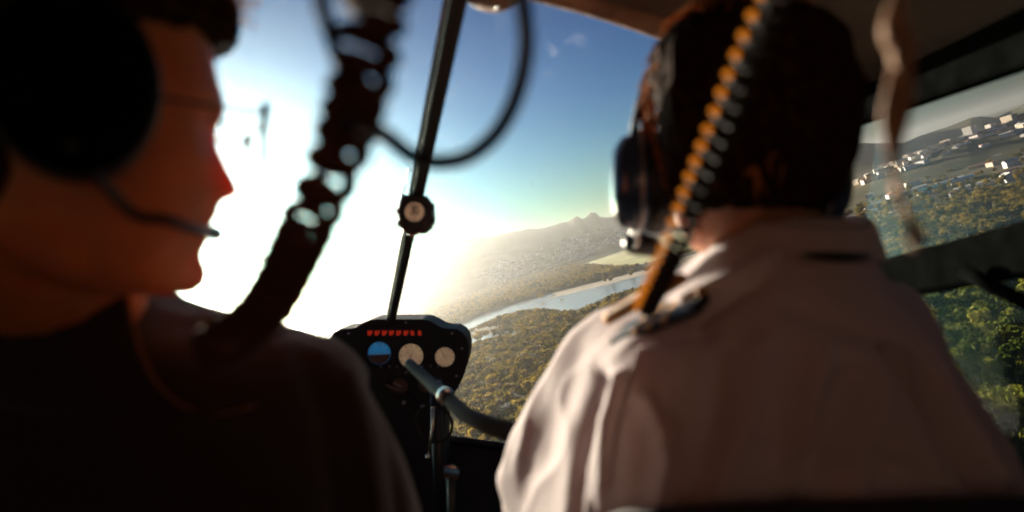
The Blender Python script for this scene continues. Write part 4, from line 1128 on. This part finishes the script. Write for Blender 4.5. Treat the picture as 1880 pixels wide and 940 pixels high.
def seat(name, label, x0, x1, ytop, topz, slope):
    r = croot(name, label, 'seat', ((x0 + x1) / 2, ytop, -1.0))
    V = []; Fc = []; n = 14
    sec = [(0.035, -0.72), (-0.03, -0.72), (-0.035, -0.2), (-0.034, -0.03), (-0.024, -0.006), (0, 0.0), (0.024, -0.006), (0.034, -0.03), (0.035, -0.2)]
    for i in range(n + 1):
        t = i / n; x = x0 + (x1 - x0) * t; e = -0.05 * (abs(2 * t - 1) ** 8)
        for dy, dz in sec: V.append(Vector((x, ytop + dy, topz + slope * (t - .5) + dz + (e if dz > -.5 else 0))))
    m_ = len(sec)
    for i in range(n):
        for k in range(m_): k2 = (k + 1) % m_; Fc.append((i * m_ + k, (i + 1) * m_ + k, (i + 1) * m_ + k2, i * m_ + k2))
    Fc.append(tuple(range(m_))); Fc.append(tuple(range((n + 1) * m_ - 1, n * m_ - 1, -1)))
    bk = cpart('backrest', (V, Fc), M_seat, r, True)
    cpart('piping', tube([Vector((x0 + (x1 - x0) * i / 10, ytop - 0.028, topz + slope * (i / 10 - .5) - 0.004 - 0.05 * abs(2 * i / 10 - 1) ** 8)) for i in range(11)], 0.004, 6), M_trim, bk, True)
    cpart('cushion', box_geo(x0, x1, ytop + 0.05, ytop + 0.5, -0.78, -0.66), M_seat, r)
    cpart('seat_base', box_geo(x0 + .03, x1 - .03, ytop + 0.05, ytop + 0.45, -0.985, -0.785), M_trim, r)
    return r
seat('pilot_seat', 'dark pilot seat whose backrest edge shows along the bottom', 0.015, 0.50, 0.50, P(0, 925, .50).z, 0.012)

# ------------------------------------------------------------------ headsets
def headset(name, label, center, fwd, hw, cup_r, base, mic_to, cupm, up=0.012, band_h=0.135, cups=(-1, 1), drop=0.0, name_far=None):
    r = croot(name, label, 'headset', base)
    f = Vector(fwd).normalized(); s = f.cross(Vector((0, 0, 1))).normalized()
    for sg in cups:
        c = center + s * sg * (hw - (0.006 if sg < 0 or name_far is None else 0.026)) + Vector((0, 0, -drop))
        cup = cpart('ear_cup', [Vector(v) for v in ()] and None or lathe(c, s * sg, [(cup_r * .9, 0.010), (cup_r * 1.0, 0.016), (cup_r * 1.0, 0.026), (cup_r * 0.9, 0.038), (cup_r * 0.66, 0.046), (cup_r * 0.3, 0.049), (0.001, 0.050)], 36), cupm, r, True)
        # cups are taller than wide
        me = cup.data; b = base_of(cup)
        for v in me.vertices: q = v.co + b - c; v.co = c + q + Vector((0, 0, q.z * 0.28)) - b
        pd = cpart('ear_pad', lathe(c, s * sg, [(cup_r * .55, -0.012), (cup_r * .95, -0.010), (cup_r * 1.04, 0.0), (cup_r * 1.02, 0.012), (cup_r * .8, 0.016)], 32), M_rubber, r, True)
        for v in pd.data.vertices: q = v.co + b - c; v.co = c + q + Vector((0, 0, q.z * 0.28)) - b
        rim = cpart('cup_rim', ring(c + s * sg * 0.021, s, cup_r * 1.005, 0.0022, 40, 8), M_steel if name_far else M_rubber, cup, True)
        for v in rim.data.vertices: q = v.co + b - c; v.co = c + q + Vector((0, 0, q.z * 0.28)) - b
        cpart('yoke', tube([c + s * sg * 0.034 + f * cup_r * .5, c + s * sg * .042 + Vector((0, 0, cup_r * .9)), c + s * sg * 0.034 - f * cup_r * .5 + Vector((0, 0, 0.0))], 0.0028, 8, 20), M_rubber, cup, True)
    pts = []
    for k in range(25):
        a = math.pi * k / 24
        pts.append(center + s * math.cos(a) * (hw + 0.022) + Vector((0, 0, band_h * math.sin(a) ** 0.8 + 0.0 - drop)))
    V = []; Fc = []
    for i, p in enumerate(pts):
        for dx, dz in ((-.016, 0), (-.012, .004), (.012, .004), (.016, 0), (.012, -.003), (-.012, -.003)):
            nr = (p - center - Vector((0, 0, .02))).normalized(); V.append(p + f * dx + nr * dz)
        if i:
            for k in range(6): k2 = (k + 1) % 6; Fc.append(((i - 1) * 6 + k, (i - 1) * 6 + k2, i * 6 + k2, i * 6 + k))
    cpart('headband', (V, Fc), M_rubber, r, True)
    return r, f, s
pe = HC + Vector((0, 0, -0.056)) + fwdP.normalized() * 0.012
hs1, f1, s1 = headset('aviation_headset', 'dark blue aviation headset with boom microphone worn by the pilot', pe, fwdP, 0.082, 0.039, pe + Vector((0, 0, -.12)), None, mat('navy_shell', (0.03, 0.06, 0.13), 0.2, var=0.2, scale=20, coat=0.5), band_h=0.172, name_far=1)
cl = pe - s1 * 0.10 + Vector((0, 0, -0.052))
micp = [pe - s1 * 0.118 + Vector((0, 0, -.03)), P(1172, 395, .66), P(1162, 432, .70), P(1176, 448, .76)]
cpart('mic_boom', tube(micp, 0.003, 8, 24), M_black, hs1, True)
mh = cpart('microphone', capsule(P(1166, 446, .70), P(1196, 452, .70), 0.0125, 0.011), M_rubber, hs1, True)
cpart('mic_ring', ring(P(1164, 438, .69), (1, .2, 0), 0.0085, 0.0022, 20), M_chrome, mh, True)

# ------------------------------------------------------------------ passenger
FA = R(26)
fQ = Vector((math.cos(FA), math.sin(FA), 0)); sQ = fQ.cross(Vector((0, 0, 1)))
A0 = P(402, 229, 0.48)                                    # the eye on the midline plane
def on_mid(px, py):
    d = P(px, py, 1.0); t = A0.dot(sQ) / d.dot(sQ); p = d * t
    return (p - A0).dot(fQ), p.z - A0.z                    # forward, up
prof_px = [(352, 541), (366, 533), (378, 521), (383, 509), (381, 494), (374, 478), (371, 466), (379, 452), (386, 440), (384, 428), (380, 419), (390, 411), (400, 399), (404, 387), (402, 377), (407, 369), (424, 368), (437, 360), (440, 349), (434, 335), (425, 318), (413, 294), (403, 274), (397, 258), (399, 240), (406, 224), (415, 208), (413, 190), (407, 170), (398, 140), (393, 110), (390, 80), (385, 50), (372, 10), (345, -30), (300, -62), (240, -85), (200, -92)]
mid = sorted([(u, f) for f, u in (on_mid(*p) for p in prof_px)])
um = np.array([m_[0] for m_ in mid]); fm_ = np.array([m_[1] for m_ in mid])
CQ = A0 - fQ * 0.085                                       # ear line
QP = []
for u in np.concatenate([np.linspace(um[0], -0.03, 34), np.linspace(-0.026, um[-1], 30)]):
    g = np.array(GEN); f_mid = float(np.interp(u, um, fm_)) + 0.085
    fb = float(np.interp(u, g[:, 0], g[:, 1])); bk = float(np.interp(u, g[:, 0], g[:, 3])) - 0.004; hw = float(np.interp(u, g[:, 0], g[:, 4])); sg = float(np.interp(u, g[:, 0], g[:, 5]))
    fb = min(fb, f_mid - 0.002) - 0.004
    QP.append((float(u), fb, f_mid, min(bk, fb - 0.01), hw, sg * 1.15))
headQ = loft_head(CQ, fQ, QP, 1, 1, 84, 120)
pas = croot('person', 'passenger in a dark jacket, close by, head turned in profile against the sun', 'person', Vector((-0.30, 0.62, -1.0)))
DQ = 0.60
rq = [(500, -60, 225), (540, -120, 262), (565, -180, 330), (590, -240, 420), (606, -260, 500), (618, -270, 560), (632, -280, 600), (655, -290, 632), (690, -300, 662), (740, -305, 690), (800, -310, 715), (870, -300, 740), (950, -290, 765), (1050, -260, 775), (1200, -220, 720), (1400, -200, 680)]
def jacket_folds(p, nrm):
    px, py = 940 + F * p.x / p.y, 470 - F * p.z / p.y
    d = 0.004 * mnoise.fractal(Vector((p.x * 12, p.y * 8, p.z * 5)), 1, 2, 3)
    for ln, w, dp in [([(690, 700), (715, 800), (735, 940)], 12, -0.008), ([(640, 690), (665, 800), (690, 940)], 18, 0.005), ([(560, 650), (600, 760), (620, 940)], 22, -0.006)]: d += crease(px, py, ln, w, dp)
    return p + nrm * d
qe = Vector((P(760, 1000, .62)))
jacket = remesh('jacket', [torso_rows(rq, DQ, 0.10, 0, 0, False), capsule(P(590, 730, .62), P(700, 1010, .62), .045, .045), capsule(P(700, 1010, .62), (-0.12, 0.95, -0.42), .045, .035),
                           capsule(P(-190, 700, .62), P(-270, 1010, .62), .055, .05), capsule(P(-270, 1010, .62), (-0.5, .95, -.42), .048, .036)], 0.006, 4, M_jacket, pas, jacket_folds)
hq = capsule(CQ + Vector((-.02, .01, -.07)), P(120, 600, .58), .055, .062)
remesh('body', [headQ, hq, torso_rows(rq, DQ, 0.10, 0.016, 0, False), capsule((-0.14, .88, -.40), (-0.115, .97, -.42), .03, .026), capsule((-0.5, .9, -.41), (-.5, .98, -.42), .03, .026)]
       + hand(Vector((-0.115, .98, -.42)), (0.1, 1, -.1), (-1, 0.1, 0)) + hand(Vector((-.5, .99, -.42)), (.1, 1, -.1), (1, .1, 0)), 0.003, 2, M_skin, pas)
# hood lying on the back with its backlit edge put in as an orange tube
hoodc = [(236, 470), (234, 520), (240, 575), (252, 625), (272, 675), (302, 718), (345, 748), (400, 758), (470, 745)]
he = [P(x, y, 0.475 + 0.0001 * (x - 230)) for x, y in hoodc]; hs_ = [Vector(p) for p in spline(he, 40)]
V = []; Fc = []; m_ = 14; hub = P(60, 700, 0.56)
for i, p in enumerate(hs_):
    for k in range(m_):
        t = k / (m_ - 1); q = p.lerp(Vector((hub.x - .14, .62, hub.z + (p.z - hub.z) * (1 - .6 * t))), t)
        V.append(q + Vector((0, -0.055 * math.sin(math.pi * min(1, t * 1.15)) ** 0.8, 0)))
    if i:
        for k in range(m_ - 1): a = (i - 1) * m_ + k; Fc.append((a, a + 1, a + m_ + 1, a + m_))
hood = cpart('hood', (V, Fc), M_jacket, jacket, True)
cpart('hood_lit_edge', tube(hs_, [0.0011] * 40, 8), M_jacketrim, hood, True)
# lower side of the hood falls to the seat
V = []; Fc = []
for i in range(12):
    x = -300 + i * 62; 
    for k in range(8): V.append(P(x, 735 + 40 * k - 25 * math.sin(i / 11 * 3.1), 0.50 + 0.02 * math.sin(k / 7 * 3.1) + .0 * k))
    if i:
        for k in range(7): a = (i - 1) * 8 + k; Fc.append((a, a + 1, a + 9, a + 8))
# hair of the passenger
hqp = [(u, fb, fm, bk, hw, sg) for u, fb, fm, bk, hw, sg in [( -0.065, -0.012, -0.012, -0.096, 0.066, .03), (-0.03, 0.0, 0.0, -0.116, 0.08, .03), (0.0, 0.016, 0.016, -0.122, 0.085, .03), (0.03, 0.03, 0.03, -0.122, 0.088, .03), (0.048, 0.066, 0.072, -0.12, 0.09, .03), (0.058, 0.090, 0.098, -0.118, 0.09, .04), (0.08, 0.090, 0.099, -0.108, 0.086, .05), (0.10, 0.07, 0.075, -0.088, 0.072, .05), (0.12, 0.045, 0.047, -0.06, 0.052, .05), (0.132, 0.01, 0.012, -0.024, 0.025, .05), (0.135, 0.0, 0.0, -0.01, 0.01, .05)]]
def strandsQ(p, nrm):
    a = math.atan2(p.y - CQ.y, p.x - CQ.x); ph = (p.z - CQ.z)
    return p + nrm * (0.003 * mnoise.noise(Vector((a * 16 + ph * 25, ph * 14, 1.2))) + 0.004 * mnoise.noise(Vector((a * 6, ph * 30, 4.0))))
hairQ = remesh('hair', [loft_head(CQ, fQ, hqp, 1, 1)], 0.003, 2, M_hair, pas, strandsQ)
HV = []
for sg in (-1, 1):
    for i in range(0):
        t = i / 45; a = A0 + fQ * (0.006 - 0.030 * t * t) + sQ * sg * (0.006 + 0.046 * t) + Vector((0, 0, 0.016 + 0.006 * math.sin(t * 2.6)))
        HV.append(tube([a, a + fQ * rnd.uniform(0, .002) + sQ * sg * .003 + Vector((0, 0, rnd.uniform(.001, .005))), a + fQ * rnd.uniform(-.003, .001) + sQ * sg * .006 + Vector((0, 0, rnd.uniform(0, .006)))], [.0006, .0005, .0001], 4))
    for i in range(16):
        t = i / 15; a = A0 + fQ * (0.002 - 0.012 * t) + sQ * sg * (0.018 + 0.026 * t) + Vector((0, 0, -0.004))
        HV.append(tube([a, a + fQ * .004 + Vector((0, 0, -.0005)), a + fQ * .008 + Vector((0, 0, .002))], [.0004, .0003, .0001], 4))
for i in range(200):
    t = rnd.uniform(-1, 1); a = CQ + fQ * (0.088 * math.sqrt(1 - (t * .75) ** 2) + rnd.uniform(-.02, .012)) + sQ * t * 0.07 + Vector((0, 0, rnd.uniform(.070, .11)))
    HV.append(tube([a, a + fQ * rnd.uniform(.004, .014) + sQ * rnd.uniform(-.01, .01) + Vector((0, 0, rnd.uniform(-.004, .012))), a + fQ * rnd.uniform(.002, .02) + sQ * rnd.uniform(-.015, .015) + Vector((0, 0, rnd.uniform(-.010, .012)))], [.0007, .0008, .0002], 4))
cpart('strands', join(*HV), M_sunlock, hairQ, True)['kind'] = 'stuff'
remesh('trousers', [capsule((-.42, .72, -.6), (-.2, .72, -.6), .11, .11), capsule((-.42, .72, -.6), (-.45, 1.1, -.55), .085, .06), capsule((-.2, .72, -.6), (-.2, 1.1, -.55), .085, .06), capsule((-.45, 1.1, -.55), (-.45, 1.25, -.87), .058, .045), capsule((-.2, 1.1, -.55), (-.2, 1.25, -.87), .058, .045)], .012, 3, M_trouser, pas)
for x in (-.45, -.2): cpart('shoe', capsule((x, 1.24, -.945), (x, 1.38, -.955), .042, .036), M_black, pas, True)
seat('passenger_seat', 'dark passenger seat behind the jacketed passenger at lower left', -0.66, -0.09, 0.47, -0.30, 0.0)
# passenger headset
pq = CQ + Vector((0, 0, 0.0)) + fQ * 0.010
hs2, f2, s2 = headset('aviation_headset', 'black aviation headset with boom microphone worn by the passenger in profile', pq, fQ, 0.080, 0.039, pq + Vector((0, 0, -.12)), None, M_frame, band_h=0.150)
b0 = pq + s2 * 0.118 + Vector((0, 0, -.035))
cpart('mic_boom', tube([b0, P(240, 388, .40), P(300, 402, .405), P(350, 418, .43), P(384, 428, .47)], 0.0032, 8, 24), M_black, hs2, True)
cpart('microphone', capsule(P(382, 424, .485), P(396, 430, .50), 0.006, 0.006), M_rubber, hs2, True)
# spectacles
gl = croot('glasses', 'thin framed glasses worn by the passenger, lens edge beyond the brow', 'glasses', A0 + fQ * .02)
for sg in (-1, 1):
    c = A0 + fQ * 0.030 + sQ * sg * 0.034 + Vector((0, 0, -0.012))
    Vr = [];
    for k in range(28):
        a = 2 * math.pi * k / 28; Vr.append(c + sQ * 0.027 * math.copysign(abs(math.cos(a)) ** .8, math.cos(a)) + Vector((0, 0, 0.021 * math.copysign(abs(math.sin(a)) ** .8, math.sin(a)))) - fQ * 0.006 * abs(math.cos(a)) * (1 if math.cos(a) * sg > 0 else 0))
    cpart('rim', sweep_geo(Vr + Vr[:1], 0.0009, 6, False), M_black, gl, True)
    cpart('lens', (Vr, [tuple(range(28))]), M_lens, gl)
    hp_ = c + sQ * sg * 0.028 + Vector((0, 0, 0.010)) - fQ * .006
    cpart('hinge', capsule(hp_ + Vector((0, 0, .004)), hp_ - Vector((0, 0, .005)), .0032, .002), M_black, gl, True)
    cpart('temple', tube([hp_, CQ + sQ * sg * 0.078 + Vector((0, 0, .0)) + fQ * .02, CQ + sQ * sg * 0.078 + Vector((0, 0, -.012)) - fQ * .02], 0.0012, 6, 12), M_black, gl, True)
cpart('bridge', tube([A0 + fQ * .028 - sQ * .008, A0 + fQ * .032 + Vector((0, 0, .004)), A0 + fQ * .028 + sQ * .008], 0.0011, 6, 8), M_black, gl, True)

# ------------------------------------------------------------------ cords and straps
M_glintgold = cloth_mat('golden_glint', (0.80, 0.46, 0.13), 0.8, 0.0)  # gold of the sun glints on the coil put into a colour
_b = M_glintgold.node_tree.nodes['Principled BSDF']; _b.inputs['Specular IOR Level'].default_value = 0.0; _b.inputs['Sheen Weight'].default_value = 0.0
c1 = [Vector((-0.035, 0.262, 0.335)), Vector((-0.044, 0.266, 0.22)), P(700, -80, .27), P(690, 0, .272), P(672, 110, .28), P(648, 200, .295), P(615, 300, .315), P(575, 390, .34), P(535, 480, .365), P(492, 560, .385), P(440, 612, .40), P(395, 640, .42)]
hx = helix_path(c1, lambda t: 0.0102 if t < .7 else 0.0102 + 0.004 * (t - .5), [(0, .0125), (.60, .0122), (.64, .022), (.71, .022), (.74, .0122), (1, .0118)])
coil = croot('coiled_cord', 'thick dark coiled headset cord hanging close to the camera beside the passenger face', 'cord', c1[0])
cpart('coil', sweep_geo(hx, 0.0043, 8), M_coil, coil, True)
cpart('side_cable', tube([Vector((-0.088, 0.262, 0.335)), Vector((-0.082, 0.266, 0.2)), P(586, -40, .27), P(598, 30, .275), P(616, 90, .28), P(640, 150, .29), P(655, 200, .297)], 0.0036, 8, 40), M_rubber, coil, True)
cpart('cord_clip', bar(P(452, 462, .38), P(488, 480, .38), 0.0035, 0.0035, (0, 1, 0), .3), M_strap, coil)
cpart('cord_clip', bar(P(366, 585, .41), P(398, 590, .41), 0.007, 0.004, (0, 1, 0), .3), M_strap, coil)
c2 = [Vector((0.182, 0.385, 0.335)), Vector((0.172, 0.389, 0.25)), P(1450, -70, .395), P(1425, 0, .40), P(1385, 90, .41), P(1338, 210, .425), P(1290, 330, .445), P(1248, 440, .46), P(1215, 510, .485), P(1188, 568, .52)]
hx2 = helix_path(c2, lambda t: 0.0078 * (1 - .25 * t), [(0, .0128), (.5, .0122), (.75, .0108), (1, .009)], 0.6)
cord2 = croot('glint_cord', 'dark coiled cord with sun glints built as a row of golden balls across the pilot head', 'cord', c2[0])
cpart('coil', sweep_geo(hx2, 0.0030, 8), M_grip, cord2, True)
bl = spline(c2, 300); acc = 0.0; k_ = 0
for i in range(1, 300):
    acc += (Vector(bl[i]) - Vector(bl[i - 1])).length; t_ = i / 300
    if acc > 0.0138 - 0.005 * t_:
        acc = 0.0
        cpart('bead_or_glint', ball(Vector(bl[i]) + Vector((-0.0115 + .002 * t_, -0.004, 0.001)), 0.0030, 8, 12), M_glintgold, cord2, True)  # ball added to stand in for the sun glint on a coil loop
c3 = [Vector((0.0, 0.40, 0.415)), Vector((0.002, 0.40, 0.28)), P(955, -60, .40), P(962, 20, .40), P(966, 90, .402), P(950, 170, .405), P(915, 240, .41), P(862, 286, .415), P(805, 298, .41), P(755, 285, .40), P(712, 252, .385), P(682, 236, .37), P(640, 232, .35)]
csolo('looped_cable', tube([q_ * 0.8 for q_ in c3], 0.0042, 10, 90), M_rubber, 'plain black cable hanging in a wide loop before the windscreen', 'cable', True)
st = croot('hanging_strap', 'tan strap with a knotted toggle hanging before the side window', 'strap', P(1650, 0, .30))
sp = [Vector((0.186, 0.29, 0.335)), Vector((0.18, 0.295, 0.22)), P(1662, -60, .30), P(1650, 0, .30), P(1642, 60, .30), P(1656, 100, .302), P(1650, 170, .305), P(1642, 230, .308), P(1640, 300, .312), P(1648, 350, .316), P(1664, 400, .32), P(1688, 450, .33)]
q = [Vector(a) for a in spline(sp, 60)]; V = []; Fc = []
for i, p in enumerate(q):
    t = (q[min(i + 1, 59)] - q[max(i - 1, 0)]).normalized(); tw = 0.5 + 0.9 * math.sin(i * .16)
    s = Vector((math.cos(tw), math.sin(tw) * .6, 0)); s = (s - t * s.dot(t)).normalized(); u = t.cross(s)
    w = 0.0055 + 0.001 * math.sin(i * .4)
    for a, b in ((-1, -.3), (-.8, -.42), (.8, -.42), (1, -.3), (1, .3), (.8, .42), (-.8, .42), (-1, .3)): V.append(p + s * a * w + u * b * w * .5)
    if i:
        for k in range(8): k2 = (k + 1) % 8; Fc.append(((i - 1) * 8 + k, (i - 1) * 8 + k2, i * 8 + k2, i * 8 + k))
cpart('webbing', (V, Fc), M_strap, st, True)
cpart('toggle', ball(P(1636, 58, .296), .0042), M_strap, st, True)
cpart('knot', join(ball(P(1656, 96, .3), .0062, 10, 14, (.9, .8, 1.3)), ring(P(1652, 78, .3), (0.2, .1, 1), .0045, .0022, 18)), M_strap, st, True)
md.show_viewport = True
for o in list(sc.objects):
    if '_b' in o: del o['_b']
